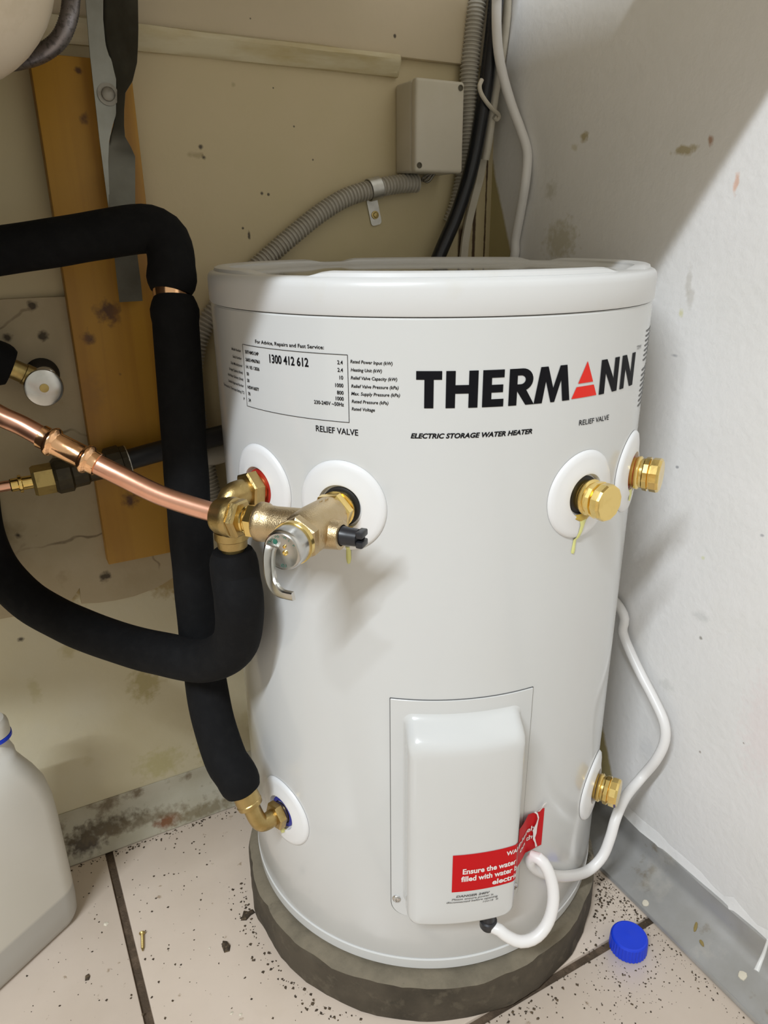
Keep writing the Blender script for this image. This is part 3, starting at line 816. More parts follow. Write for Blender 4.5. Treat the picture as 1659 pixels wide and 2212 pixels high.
def edge_at(y, side):
    return (ap[0] * y / Hh if side == 0 else Wt - (Wt - ap[0]) * y / Hh)
for y0, y1 in ((0, .315), (.405, 1.0)):
    y0 *= Hh; y1 *= Hh
    p = [(edge_at(y0, 0), y0), (edge_at(y0, 1), y0), (edge_at(y1, 1), y1), (edge_at(y1, 0), y1)] if y1 < Hh * .99 else [(edge_at(y0, 0), y0), (edge_at(y0, 1), y0), ap]
    tv, tf = tri_poly(p); tv, tf = slice_x(tv, tf, 0.004)
    b.add(wrap(tv, tf, -89.23, LZ0 + 0.0004))
b.build('logo_triangle', M_logo_red, heater, smooth=False)
b = MB(); line(b, 'TM', (-64.4, 0.6762), (-61.3, 0.6762), 0.0034, 0.0, 0.0); b.build('logo_mark', M_line, heater, smooth=False)

# red warning sticker: front piece on the box, torn piece on plate and tank beside it
def patch(a0, a1, z0, z1, off, tl=0, tr=0, n=20, m=6, hf=None):
    v = []; f = []
    for i in range(n + 1):
        a = a0 + (a1 - a0) * i / n
        for j in range(m + 1):
            z = z0 + (z1 - z0) * j / m + (tl + (tr - tl) * i / n)
            v.append(cyl(a, z, R + (hf(a, z) if hf else off)))
    for i in range(n):
        for j in range(m):
            q = i * (m + 1) + j
            f.append((q, q + m + 1, q + m + 2, q + 1))
    return v, f
FALL = [(bl[i][0], bl[i][1]) for i in range(8)]
def box_height(a, z):
    """height of the element cover over the tank at its right flank"""
    s = radians(a + 111.7) * R
    pts = [(0.0545, 0.0012), (0.0525, 0.0022), (0.0513, 0.0070), (0.0499, 0.0150), (0.0485, 0.0205), (0.0465, 0.0240), (0.0435, 0.0256), (0.0400, 0.0260), (0.03, 0.0262)]
    for (s1, h1), (s0, h0) in zip(pts, pts[1:]):
        if s0 <= s <= s1: return h0 + (h1 - h0) * (s - s0) / (s1 - s0)
    return 0.0262 if s < 0.03 else 0.0012
st = MB()
st.add(patch(-114.65, -97.6, 0.1912, 0.2362, 0, n=60, hf=lambda a, z: box_height(a, z) + 0.0004))
sticker = st.build('warning_sticker', M_red, heater)
b = MB()
rr = R + BH
def sline(s, p1, p2, cap):
    line(b, s, p1, p2, cap, 0.022, 0.0, 0, BH + 0.0008)
def sline_hf(s, p1, p2, cap, keep):
    v, f = text_flat(s, 0.03, 0.0)
    x0 = min(x for x, y in v); x1 = max(x for x, y in v)
    sx = radians(p2 - p1[0]) * R / (x1 - x0); sy = cap / CAP
    v = [((x - x0) * sx, y * sy) for x, y in v]
    v, f = slice_x(v, f, 0.002)
    P = []
    for x, y in v:
        a = p1[0] + math.degrees(x / R)
        P.append(cyl(a, p1[1] + y, R + box_height(a, 0) + 0.0008))
    b.add((P, f))
sline_hf('WAR', (-102.1, 0.2265), -98.3, 0.0048, 0)
sline_hf('Ensure the water h', (-112.3, 0.2130), -98.0, 0.0060, 0)
sline_hf('filled with water be', (-112.6, 0.2040), -98.0, 0.0060, 0)
sline_hf('electrici', (-105.2, 0.1948), -98.0, 0.0060, 0)
b.build('sticker_print', M_redtxt, sticker, smooth=False)
# torn piece beside the box, bridging from the box flank to the tank wall
tv = []; tf = []
top = [(-97.3, 0.2405), (-95.6, 0.2405), (-94.0, 0.2408), (-92.4, 0.2412), (-90.8, 0.2408), (-89.9, 0.2385), (-89.2, 0.2375), (-88.3, 0.2395), (-87.5, 0.2405), (-86.5, 0.2400)]
for i, (a, z) in enumerate(top):
    h = 0.0118 * max(0, 1 - i / 3.0) + 0.0022 * max(0, 1 - i / 7.0) + 0.0007
    for k in range(5): tv.append(cyl(a, 0.1928 - 0.0005 * i * 0.5 + (z - 0.1928) * k / 4, R + h))
for i in range(len(top) - 1):
    for k in range(4): tf.append((i * 5 + k, (i + 1) * 5 + k, (i + 1) * 5 + k + 1, i * 5 + k + 1))
piece = one((tv, tf), 'warning_sticker', M_red, heater)
piece['label'] = 'torn red sticker end beside the cover'
b = MB()
def torn_h(a):
    for i in range(len(top) - 1):
        if top[i][0] <= a <= top[i + 1][0]:
            u = (a - top[i][0]) / (top[i + 1][0] - top[i][0])
            h = [0.0118 * max(0, 1 - q / 3.0) + 0.0022 * max(0, 1 - q / 7.0) + 0.0007 for q in (i, i + 1)]
            return h[0] + (h[1] - h[0]) * u
    return 0.0007
for s_, a0_, a1_, z_ in (('pletely', -97.2, -89.3, 0.2185), ('on the', -96.4, -89.2, 0.2080)):
    v, f = text_flat(s_, 0.02)
    x0 = min(x for x, y in v); x1 = max(x for x, y in v)
    sx = radians(a1_ - a0_) * R / (x1 - x0); sy = 0.0056 / CAP
    v, f = slice_x([((x - x0) * sx, y * sy) for x, y in v], f, 0.002)
    P = []
    for x, y in v:
        a = a0_ + math.degrees(x / R)
        P.append(cyl(a, z_ + y, R + torn_h(a) + 0.0006))
    b.add((P, f))
b.build('sticker_print', M_redtxt, piece, smooth=False)
b = MB()
rip = [(-90.4, 0.2412, 0.3), (-89.5, 0.2370, 0.25), (-89.0, 0.2310, 0.25), (-89.3, 0.2260, 0.35), (-89.9, 0.2190, 0.75), (-89.8, 0.2120, 0.6), (-90.0, 0.2070, 0.4), (-89.4, 0.2010, 0.25), (-88.9, 0.1945, 0.35)]
v = []; f = []
for a, z, w in rip: v += [cyl(a - w, z, R + 0.0030), cyl(a + w, z, R + 0.0026)]
for i in range(len(rip) - 1): f.append((2 * i, 2 * i + 1, 2 * i + 3, 2 * i + 2))
b.add((v, f))
v = [cyl(-89.6, 0.2402, R + 0.0032), cyl(-88.6, 0.2385, R + 0.0025), cyl(-87.0, 0.2425, R + 0.0022), cyl(-86.4, 0.2465, R + 0.0028), cyl(-87.6, 0.2462, R + 0.003), cyl(-88.4, 0.2430, R + 0.0035)]
b.add((v, [(0, 1, 2, 3, 4, 5)]))
b.build('torn_edge', M_redtxt, piece, smooth=False)
# danger notice under the sticker
b = MB()
for s, a0, a1, z, c, bo in (('DANGER 240V', -113.6, -105.6, 0.1842, 0.0024, 0.03), ('Please ensure power is', -114.6, -104.7, 0.1808, 0.0021, 0.012), ('disconnected before opening', -115.8, -103.6, 0.1774, 0.0021, 0.012), ('10218  B', -107.2, -103.5, 0.1738, 0.0019, 0.0)):
    line(b, s, (a0, z), (a1, z), c, bo, 0.2, 0, BH + 0.0005)
b.build('danger_print', M_line, boxo, smooth=False)
# cable gland under the box
gl = (-104.5561, 0.1285)
gm = align(cyl(gl[0], gl[1] + 0.010, R + 0.0170), (0, 0, -1), (1, 0, 0))
one(xform(lathe([(-0.010, 0.0068), (0.0, 0.0070), (0.001, 0.0086), (0.0085, 0.0084), (0.0105, 0.0072), (0.0110, 0.004)], 24, 'x'), gm), 'cable_gland', M_blackpl, heater)

# ------------------------------------------------------------------ concrete plinth
v = []; f = []
prof = [(0.0, 0.218), (0.004, 0.2195), (0.020, 0.2195), (0.040, 0.2190), (0.048, 0.2175), (0.0525, 0.2135), (0.0545, 0.2070), (0.0548, 0.198), (0.0548, 0.15), (0.0548, 0.02)]
nn = 160
for z, r in prof:
    for i in range(nn):
        t = 2 * pi * i / nn
        q = Vector((cos(t) * 6, sin(t) * 6, z * 40))
        w = (noise.noise(q) * 0.0030 + noise.noise(q * 3) * 0.0014) * (0.4 if z < 0.001 else 1)
        zz_ = z + (noise.noise(q * 2.2) * 0.0016 - 0.0018 if z > 0.045 and r < 0.216 else 0)
        if r < 0.19: w = 0
        v.append((AX - 0.006 + (r + w) * cos(t), AY - 0.0065 + (r + w) * sin(t), max(0.0003, min(zz_, 0.0552))))
for j in range(len(prof) - 1):
    for i in range(nn):
        k = (i + 1) % nn
        f.append((j * nn + i, j * nn + k, (j + 1) * nn + k, (j + 1) * nn + i))
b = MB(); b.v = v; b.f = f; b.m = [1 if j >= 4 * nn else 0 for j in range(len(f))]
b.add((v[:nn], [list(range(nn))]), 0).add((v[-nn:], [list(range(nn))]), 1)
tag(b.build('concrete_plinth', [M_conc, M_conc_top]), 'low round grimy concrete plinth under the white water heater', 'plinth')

# ------------------------------------------------------------------ pressure relief valve on the second port
mB = on_tank(FB, FZ)
valve = thing('relief_valve', 'bronze pressure relief valve with steel lever, screwed into the front of the heater', 'valve', tuple(mB.translation))
def vp(vf): return xform(vf, mB)
TO = Matrix.Rotation(radians(180), 4, 'Z')
def side(s0, sgn, t=0.054, z=0.0):
    """local X along +-T from the valve axis"""
    m = mB @ Matrix.Translation((t, s0, z)) @ Matrix.Rotation(radians(90 * sgn), 4, 'Z')
    return m
one(vp(lathe([(0.0024, 0.0125), (0.006, 0.0130), (0.0065, 0.0148), (0.009, 0.0152), (0.0095, 0.0135), (0.012, 0.0135)], 32, 'x')), 'inlet_nipple', M_brass, valve, angle=25)
one(vp(hexa(0.0115, 0.0215, 0.0168, 6, 0.0016, 0.2)), 'inlet_nut', M_brass, valve, angle=20)
vb = MB()
vb.add(vp(lathe([(0.0205, 0.0130), (0.0215, 0.0150), (0.030, 0.0156), (0.042, 0.0166), (0.050, 0.0172), (0.060, 0.0172), (0.067, 0.0166), (0.0705, 0.0150)], 40, 'x')))
ml = side(0, 1)
vb.add(xform(lathe([(0.004, 0.0150), (0.018, 0.0142), (0.030, 0.0136), (0.037, 0.0138), (0.0385, 0.0152), (0.0435, 0.0156), (0.0445, 0.0148), (0.0448, 0.0118), (0.040, 0.0112)], 36, 'x'), side(0, -1)))
vb.add(xform(lathe([(0.004, 0.0125), (0.014, 0.0118), (0.0205, 0.0112), (0.0235, 0.0110), (0.0240, 0.0100), (0.0240, 0.0082), (0.019, 0.0080)], 32, 'x'), side(0, 1, 0.050, -0.003)))
vbody = vb.build('valve_body', M_bronze, valve, angle=45)
# little cast ridges on the body
for (t, s) in ((0.034, 0.0), (0.028, 0.002)):
    one(xform(bevel_box(t, t + 0.0042, s - 0.0005, s + 0.0005, 0.0150, 0.0168, 0.0003, 1), mB), 'cast_mark', M_bronze, vbody)
one(vp(hexa(0.0695, 0.0785, 0.0178, 6, 0.0014, 0.5)), 'bonnet_nut', M_bronze, valve, angle=20)
one(vp(lathe([(0.0780, 0.0150), (0.0790, 0.0162), (0.0830, 0.0162)], 40, 'x')), 'bonnet_collar', M_brass, valve)
capd = one(vp(lathe([(0.0825, 0.0150), (0.0835, 0.0153), (0.0945, 0.0150), (0.0970, 0.0144), (0.0980, 0.0132), (0.0978, 0.0122), (0.0970, 0.0110), (0.0968, 0.002)], 48, 'x')), 'valve_cap', M_steel, valve, angle=40)
# ring of lettering and a dot on the cap face
b = MB()
for i, chs in enumerate('VALVE W.L.P        TO'):
    if chs == ' ': continue
    tv, tf = text_flat(chs, 0.01)
    a = radians(150 - i * 12.0)
    cx, cy = 0.0108 * cos(a), 0.0108 * sin(a)
    vv = []
    for x, y in tv:
        x = (x - 0.3) * 0.0028; y = (y - 0.3) * 0.0028
        xr = x * cos(a - pi / 2) - y * sin(a - pi / 2); yr = x * sin(a - pi / 2) + y * cos(a - pi / 2)
        vv.append(mB @ Vector((0.0974 if hypot(cx + xr, cy + yr) < 0.0112 else 0.0979, cx + xr, cy + yr)))
    b.add((vv, tf))
b.build('cap_lettering', M_green, capd, smooth=False)
one(vp(xform(lathe([(0, 0.0018), (0.0004, 0.0018)], 16, 'x'), Matrix.Translation((0.0969, -0.0052, 0.0062)))), 'cap_dot', M_green, capd)
for y, z, r in ((0.0020, 0.0035, 0.0012), (0.0022, -0.0012, 0.0020)):
    one(vp(xform(lathe([(0, r), (0.0008, r), (0.0012, r * 0.7), (0.0006, r * 0.5), (0.0005, 0.0002)], 16, 'x'), Matrix.Translation((0.0967, y, z)))), 'brass_pin', M_brass, capd)
# lever: a bent channel-section handle
lp = [(0.0990, -0.0075, 0.0030), (0.1005, -0.0078, 0.0005), (0.1025, -0.0076, -0.0045), (0.1045, -0.0066, -0.0100), (0.1060, -0.0054, -0.0150), (0.1078, -0.0030, -0.0200), (0.1096, 0.0010, -0.0235), (0.1112, 0.0060, -0.0248), (0.1126, 0.0110, -0.0246), (0.1140, 0.0170, -0.0238)]
lp = catmull(lp, 5)
v = []; f = []
for i, p in enumerate(lp):
    a = lp[max(0, i - 1)]; c = lp[min(len(lp) - 1, i + 1)]
    d = (c - a).normalized()
    nrm = Vector((1, 0, 0)); nrm = (nrm - d * nrm.dot(d)).normalized()
    w = d.cross(nrm)
    hw = 0.0043 if i < len(lp) - 16 else 0.0043 - 0.0013 * min(1, (i - len(lp) + 16) / 8)
    for x, y in ((-hw, -0.0012), (-hw, 0.0012), (-hw * 0.7, 0.0020), (0, 0.0015), (hw * 0.7, 0.0020), (hw, 0.0012), (hw, -0.0012)):
        v.append(mB @ (p + w * x + nrm * y))
n7 = 7
for i in range(len(lp) - 1):
    for k in range(n7):
        l = (k + 1) % n7
        f.append((i * n7 + k, i * n7 + l, (i + 1) * n7 + l, (i + 1) * n7 + k))
f.append(list(range(n7))); f.append([(len(lp) - 1) * n7 + k for k in range(n7)])
one((v, f), 'lever', M_steel, valve, angle=28)
# black slotted plug in the right boss
mp_ = side(0, 1, 0.050, -0.003)
pb = MB()
pb.add(xform(lathe([(0.0190, 0.0078), (0.0225, 0.0078), (0.0240, 0.0074), (0.0300, 0.0070), (0.0370, 0.0066), (0.0372, 0.0050)], 28, 'x'), mp_))
pg = pb.build('slotted_plug', M_blackpl, valve)
for z0, z1 in ((0.0012, 0.0064), (-0.0064, -0.0012)):
    one(xform(bevel_box(0.0368, 0.0425, -0.0058, 0.0058, z0, z1, 0.0012, 2), mp_), 'plug_tab', M_blackpl, pg)
one(xform(bevel_box(0.0368, 0.0405, 0.0022, 0.0050, -0.0016, 0.0016, 0.0005, 1), mp_), 'plug_tab', M_blackpl, pg)
# union on the left outlet
mu = side(0, -1)
one(xform(hexa(0.0440, 0.0530, 0.0138, 6, 0.0016, 0.3), mu), 'outlet_nut', M_brass, valve, angle=20)
one(xform(lathe([(0.0525, 0.0098), (0.0545, 0.0100), (0.0550, 0.0108), (0.0565, 0.0108), (0.0570, 0.0098), (0.0600, 0.0098)], 24, 'x'), mu), 'outlet_thread', M_brass, valve)
un = one(xform(hexa(0.0590, 0.0665, 0.0160, 6, 0.0016, 0.1), mu), 'union_nut', M_elbow, valve, angle=20)
one(xform(lathe([(0.0655, 0.0140), (0.0665, 0.0158), (0.0700, 0.0162), (0.0730, 0.0158), (0.0745, 0.0150), (0.0800, 0.0146), (0.0830, 0.0130), (0.0835, 0.0085)], 36, 'x'), mu), 'union_collar', M_elbow, valve)

# ------------------------------------------------------------------ copper drain line
cp = [(-0.6524, -0.2422, 0.6555), (-0.6361, -0.2527, 0.6428), (-0.622, -0.2603, 0.6344), (-0.6066, -0.2708, 0.6237), (-0.5824, -0.2867, 0.6087), (-0.5623, -0.3004, 0.5962), (-0.539, -0.3155, 0.5818), (-0.5177, -0.3274, 0.5722), (-0.499, -0.3369, 0.5652), (-0.4891, -0.3407, 0.563)]
cpath = catmull(cp, 8)
drain = thing('copper_pipe', 'bare copper pipe with a press coupling running left from the relief valve', 'pipe', cp[0])
one(tube(cpath, 0.0079, 20), 'pipe_tube', M_copper, drain)
a_, b_ = Vector((-0.6114, -0.2674, 0.6269)), Vector((-0.5761, -0.2911, 0.6048))
ln = (b_ - a_).length; cm = align(a_, b_ - a_)
cpl = one(xform(lathe([(0, 0.0081), (0.0004, 0.0092), (0.0055, 0.0092), (0.0065, 0.0096), (0.0075, 0.0112), (0.0095, 0.0118), (0.0115, 0.0112), (0.0123, 0.0097), (0.014, 0.0092), (ln - 0.014, 0.0092), (ln - 0.0123, 0.0097),
                           (ln - 0.0115, 0.0112), (ln - 0.0095, 0.0118), (ln - 0.0075, 0.0112), (ln - 0.0065, 0.0096), (ln - 0.0055, 0.0092), (ln - 0.0004, 0.0092), (ln, 0.0081)], 32, 'x'), cm), 'press_coupling', M_copper_b, drain, angle=60)

# ------------------------------------------------------------------ insulated hot and cold lines
def lumpy(path, r, amp=0.0006, n=24, r0=None, r1=None):
    out = []
    for i, p in enumerate(path):
        q = r + noise.noise(Vector((p.x * 25, p.y * 25, p.z * 25))) * amp
        out.append(q)
    if r0:
        for i, k in enumerate(r0): out[i] *= k
    if r1:
        for i, k in enumerate(r1): out[-1 - i] *= k
    return tube(path, out, n)
# hot line: elbow at the left top port, foam sleeve dropping then running left
mA = on_tank(FA, FZ)
hot = thing('insulated_pipe', 'black foam insulated pipe dropping from the upper brass elbow, then bending left', 'pipe', tuple(cyl(FA, 0.5, R + 0.03)))
one(xform(lathe([(0.0024, 0.0125), (0.0035, 0.0130), (0.006, 0.0130)], 32, 'x'), mA), 'elbow_thread', M_brass, hot)
el = MB()
el.add(xform(hexa(0.0055, 0.0165, 0.0172, 6, 0.0014, 0.35), mA))
ep = [Vector((0.016, 0, 0)), Vector((0.024, 0, 0)), Vector((0.029, 0, -0.0010)), Vector((0.0325, 0, -0.0045)), Vector((0.0340, 0, -0.010)), Vector((0.0340, 0, -0.016)), Vector((0.0340, 0, -0.034))]
el.add(xform(tube(catmull(ep, 5), 0.0112, 24), mA))
elb = el.build('brass_elbow', M_elbow, hot, angle=30)
md = align(mA @ Vector((0.034, 0, -0.030)), (0, 0, -1), (1, 0, 0))
one(xform(lathe([(0, 0.0118), (0.001, 0.0148), (0.008, 0.0150), (0.009, 0.0136), (0.012, 0.0130), (0.016, 0.0128), (0.0165, 0.0090)], 30, 'x'), md), 'elbow_nut', M_elbow, hot)
one(xform(lathe([(0.0160, 0.0100), (0.0200, 0.0100), (0.0205, 0.0080), (0.03, 0.0078)], 20, 'x'), md), 'pipe_end', M_brass_old, hot)
top_h = mA @ Vector((0.0345, 0, -0.0500))
hp = [top_h, mA @ Vector((0.0345, 0.001, -0.075)), (-0.4795, -0.307, 0.4728), (-0.479, -0.2993, 0.4434), (-0.4815, -0.2883, 0.4178), (-0.4916, -0.272, 0.3981), (-0.5079, -0.2486, 0.3841), (-0.5314, -0.2126, 0.379), (-0.5568, -0.18, 0.3778), (-0.5908, -0.14, 0.3833), (-0.6196, -0.1078, 0.3936), (-0.6443, -0.0786, 0.408), (-0.6635, -0.0508, 0.4315), (-0.6729, -0.0306, 0.4584), (-0.6735, -0.0109, 0.4949), (-0.666, 0.0116, 0.5507), (-0.6581, 0.0316, 0.6073)]
one(lumpy(resample(catmull(hp, 10), 0.006), 0.0212, 0.0010, 28, [0.80, 0.94, 0.99]), 'foam_sleeve', M_foam, hot, angle=60)

# cold line: down the wall side, to the blue port at the bottom
mE = on_tank(-165.2, 0.204)
cold = thing('insulated_pipe', 'black foam insulated pipe crossing the pine board and falling to the lowest elbow', 'pipe', tuple(cyl(-165.2, 0.2, R + 0.03)))
one(xform(lathe([(0.0024, 0.0115), (0.006, 0.0120)], 30, 'x'), mE), 'elbow_thread', M_brass, cold)
e2 = mE @ Vector((0.030, 0, 0))
pe = Vector((-0.4837, -0.2813, 0.2369))
dirE = (pe - e2).normalized()
eb = MB()
eb.add(xform(hexa(0.0050, 0.0140, 0.0150, 6, 0.0014, 0.2), mE))
eb.add(tube(catmull([mE @ Vector((0.013, 0, 0)), mE @ Vector((0.022, 0, 0)), e2 + (mE.to_3x3() @ Vector((-0.0022, 0, 0))) + dirE * 0.0022, e2 + dirE * 0.010, e2 + dirE * 0.024], 6), 0.0088, 22))
eb.build('brass_elbow', M_elbow, cold, angle=30)
mn = align(e2 + dirE * 0.0225, dirE)
one(xform(lathe([(0, 0.0090), (0.001, 0.0128), (0.005, 0.0134), (0.006, 0.0128), (0.0075, 0.0130), (0.0160, 0.0128), (0.0172, 0.0110), (0.0175, 0.0085), (0.0215, 0.0085), (0.022, 0.0078), (0.03, 0.0078)], 30, 'x'), mn), 'elbow_nut', M_elbow, cold)
t0 = e2 + dirE * 0.0420
cpts = [t0, t0 + dirE * 0.018, (-0.4942, -0.2583, 0.2686), (-0.4976, -0.2383, 0.2995), (-0.4973, -0.2221, 0.3262), (-0.4952, -0.2078, 0.3621), (-0.4933, -0.1998, 0.4225), (-0.4904, -0.194, 0.4961), (-0.4862, -0.186, 0.5649), (-0.4822, -0.1782, 0.6219), (-0.4793, -0.1729, 0.6688), (-0.4761, -0.1655, 0.7099), (-0.4752, -0.1637, 0.718)]
one(lumpy(resample(catmull(cpts, 10), 0.006), 0.0212, 0.0006, 28, [0.86, 0.97], [0.84, 0.97, 1.06, 1.05]), 'foam_sleeve', M_foam, cold, angle=60)
upts = [(-0.4774, -0.1622, 0.7213), (-0.475, -0.1597, 0.73), (-0.4727, -0.1562, 0.744), (-0.4715, -0.1517, 0.756), (-0.4733, -0.1469, 0.7676), (-0.4809, -0.1411, 0.7745), (-0.4939, -0.1346, 0.7762), (-0.5248, -0.1211, 0.7717), (-0.5635, -0.1042, 0.7653), (-0.6019, -0.0872, 0.7597), (-0.6325, -0.0739, 0.7552)]
one(lumpy(resample(catmull(upts, 10), 0.006), 0.0212, 0.0006, 28, [0.86, 1.0, 1.06, 1.04]), 'foam_sleeve', M_foam, cold, angle=60)
one(tube(catmull([(-0.4764, -0.1661, 0.7079), (-0.4771, -0.1624, 0.7213), (-0.4738, -0.1582, 0.7381)], 6), 0.0165, 18), 'pipe_tube', M_copper_b, cold)

# ------------------------------------------------------------------ timber and steel strap on the back wall
one_t = one(bevel_box(-0.5535, -0.4620, -0.0262, -0.0062, 0.407, 0.931, 0.0012, 2), 'timber_board', M_pine)
tag(one_t, 'upright amber pine board with dark knots fixed to the back wall', 'board')
strap = thing('steel_strap', 'twisted galvanised steel strap hanging in front of the upright pine board', 'bracket', (-0.4957, -0.05, 0.8589))
YF = 0.046
fl = [(-0.5115, -0.046, 1.097), (-0.4993, -0.046, 0.9875), (-0.5026, -0.046, 0.9289), (-0.5041, -0.046, 0.8589), (-0.5042, -0.046, 0.8052), (-0.504, -0.046, 0.7967), (-0.502, -0.046, 0.8052), (-0.4987, -0.046, 0.8388), (-0.4953, -0.046, 0.8573), (-0.4899, -0.046, 0.8717), (-0.4857, -0.046, 0.8807), (-0.481, -0.046, 0.9155), (-0.4817, -0.046, 0.9231), (-0.4861, -0.046, 0.9311), (-0.4874, -0.046, 0.9397), (-0.4867, -0.046, 0.9601), (-0.4826, -0.046, 0.9895), (-0.4925, -0.046, 1.097)]
one(xform(plate([(p[0], p[2]) for p in fl], 0.0025), Matrix.Translation((0, -0.0455, 0))), 'flat_strip', M_galv, strap)
rows = [((-0.4925, -0.046, 1.097), (-0.4585, -0.070, 1.097)), ((-0.4826, -0.046, 0.9895), (-0.4561, -0.072, 0.9864)), ((-0.4844, -0.047, 0.9747), (-0.459, -0.075, 0.9712)), ((-0.4875, -0.047, 0.9525), (-0.462, -0.078, 0.9487)), ((-0.487, -0.047, 0.9376), (-0.4638, -0.076, 0.9343)), ((-0.4842, -0.047, 0.9247), (-0.4654, -0.072, 0.9219)), ((-0.482, -0.047, 0.9095), (-0.4707, -0.068, 0.907)),
        ((-0.4833, -0.047, 0.8996), (-0.4776, -0.064, 0.8976)), ((-0.4854, -0.047, 0.8838), (-0.4805, -0.062, 0.8821)), ((-0.4892, -0.047, 0.8716), (-0.4817, -0.06, 0.8705)), ((-0.4936, -0.047, 0.8613), (-0.4813, -0.056, 0.8609)), ((-0.4967, -0.047, 0.851), (-0.4756, -0.05, 0.8524)), ((-0.4977, -0.042, 0.8412), (-0.4711, -0.042, 0.8451)),
        ((-0.5013, -0.047, 0.8178), (-0.4754, -0.047, 0.8184)), ((-0.5039, -0.05, 0.7923), (-0.4792, -0.05, 0.7924)), ((-0.505, -0.05, 0.7508), (-0.4822, -0.05, 0.7504)), ((-0.5048, -0.045, 0.7258), (-0.481, -0.045, 0.7259)), ((-0.5043, -0.04, 0.7056), (-0.4805, -0.04, 0.7059))]
v = []; f = []; m = 9
for l, r in rows:
    l = Vector(l); r = Vector(r); bow = max(0.0, (l - r).length - 0.036) * 0.25
    for k in range(m):
        t = k / (m - 1); p = l.lerp(r, t); p.y -= bow * sin(pi * t)
        v.append(tuple(p))
o = len(v)
v += [(x + 0.0005, y + 0.0022, z) for x, y, z in v]
q = len(rows)
for i in range(q - 1):
    for k in range(m - 1):
        a = i * m + k
        f.append((a, a + 1, a + m + 1, a + m)); f.append((a + o, a + m + o, a + m + 1 + o, a + 1 + o))
    f.append((i * m, (i + 1) * m, (i + 1) * m + o, i * m + o)); f.append((i * m + m - 1, i * m + m - 1 + o, (i + 1) * m + m - 1 + o, (i + 1) * m + m - 1))
for k in range(m - 1):
    f.append((k, k + o, k + 1 + o, k + 1)); a = (q - 1) * m + k; f.append((a, a + 1, a + 1 + o, a + o))
one((v, f), 'twisted_flange', M_galv_dark, strap, angle=60)
bp = Vector((-0.491, -0.048, 0.8974))
bo = one(xform(lathe([(0, 0.0098), (0.0014, 0.0098), (0.0015, 0.0062), (0.0035, 0.0062), (0.0042, 0.0052), (0.0044, 0.001)], 24, 'x'), align(bp, (0, -1, 0))), 'strap_bolt', M_bolt, strap)

# ------------------------------------------------------------------ basin and braided hose at the top left
bc = Vector((-0.6355, -0.178, 0.9665))
bas = []
rb = 0.0955
for i in range(13):
    t = radians(-90 + i * 7.5)
    bas.append((bc.z + rb * sin(t), max(0.0006, rb * cos(t))))
bas += [(bc.z + 0.03, rb * 1.04), (bc.z + 0.06, rb * 1.10), (1.0965, rb * 1.12)]
tag(one(xform(lathe(bas, 64), Matrix.Translation((bc.x, bc.y, 0))), 'basin_bowl', M_basin, angle=60), 'cream rounded underside of a basin at the top left corner', 'basin')
HX = (-0.5153, -0.0906, 0.9812)
hz = [(HX[0], HX[1], 1.096), (-0.5153, -0.0906, 0.9812), (-0.5194, -0.0964, 0.9627), (-0.525, -0.1013, 0.9442), (-0.5343, -0.0968, 0.9289), (-0.549, -0.0871, 0.9191), (-0.5654, -0.0741, 0.9148), (-0.5813, -0.0597, 0.9142), (-0.5985, -0.0487, 0.9181)]
hpth = resample(catmull(hz, 12), 0.0011)
tag(one(tube(hpth, [0.0070 + (0.0005 if i % 2 else 0) for i in range(len(hpth))], 18), 'braided_hose', M_braid, angle=80), 'grey braided flexible hose curving behind the cream basin', 'hose')

# ------------------------------------------------------------------ stop valve and service pipe on the left of the back wall
sv = thing('stop_valve', 'brass stop tap with a round chrome handle on the left of the back wall', 'tap', (-0.5887, -0.0065, 0.6178))
sc = Vector((-0.5881, -0.028, 0.6326))
one(xform(lathe([(-0.022, 0.0165), (-0.020, 0.0175), (-0.016, 0.0150), (-0.010, 0.0120), (0.006, 0.0110)], 28, 'x'), align(sc, (0, -1, 0))), 'tap_flange', M_rubber, sv)
one(xform(lathe([(0.002, 0.010), (0.004, 0.0125), (0.012, 0.012), (0.016, 0.0085), (0.024, 0.008)], 24, 'x'), align(sc, (0.05, -1, -0.1))), 'tap_spindle', M_chrome, sv)
hc = Vector((-0.5912, -0.052, 0.6258))
hd = one(xform(lathe([(-0.008, 0.012), (-0.006, 0.0180), (-0.001, 0.0190), (0.001, 0.0182), (0.0018, 0.016), (0.0022, 0.006)], 36, 'x'), align(hc, (0.04, -1, 0.05))), 'tap_handle', M_steel, sv)
one(xform(lathe([(0.002, 0.0046), (0.003, 0.0044), (0.0032, 0.001)], 18, 'x'), align(hc, (0.04, -1, 0.05))), 'handle_button', M_brass_old, hd)
bb = Vector((-0.6157, -0.03, 0.6441)); be = Vector((-0.5931, -0.03, 0.63))
tb = MB(); dd = (be - bb); tb.add(xform(lathe([(-0.004, 0.0102), (dd.length * 0.40, 0.0102), (dd.length * 0.42, 0.0112), (dd.length, 0.0112)], 24, 'x'), align(bb, dd)))
tb.build('tap_body', M_brass_old, sv, angle=25)
one(lumpy(resample(catmull([(-0.6605, -0.032, 0.6674), (-0.6419, -0.032, 0.6582), (-0.6266, -0.032, 0.6505), (-0.6173, -0.032, 0.6455)], 8), 0.004), 0.0225, 0.001, 28, None, [0.80, 0.92, 0.98]), 'foam_sleeve', M_foam, sv)

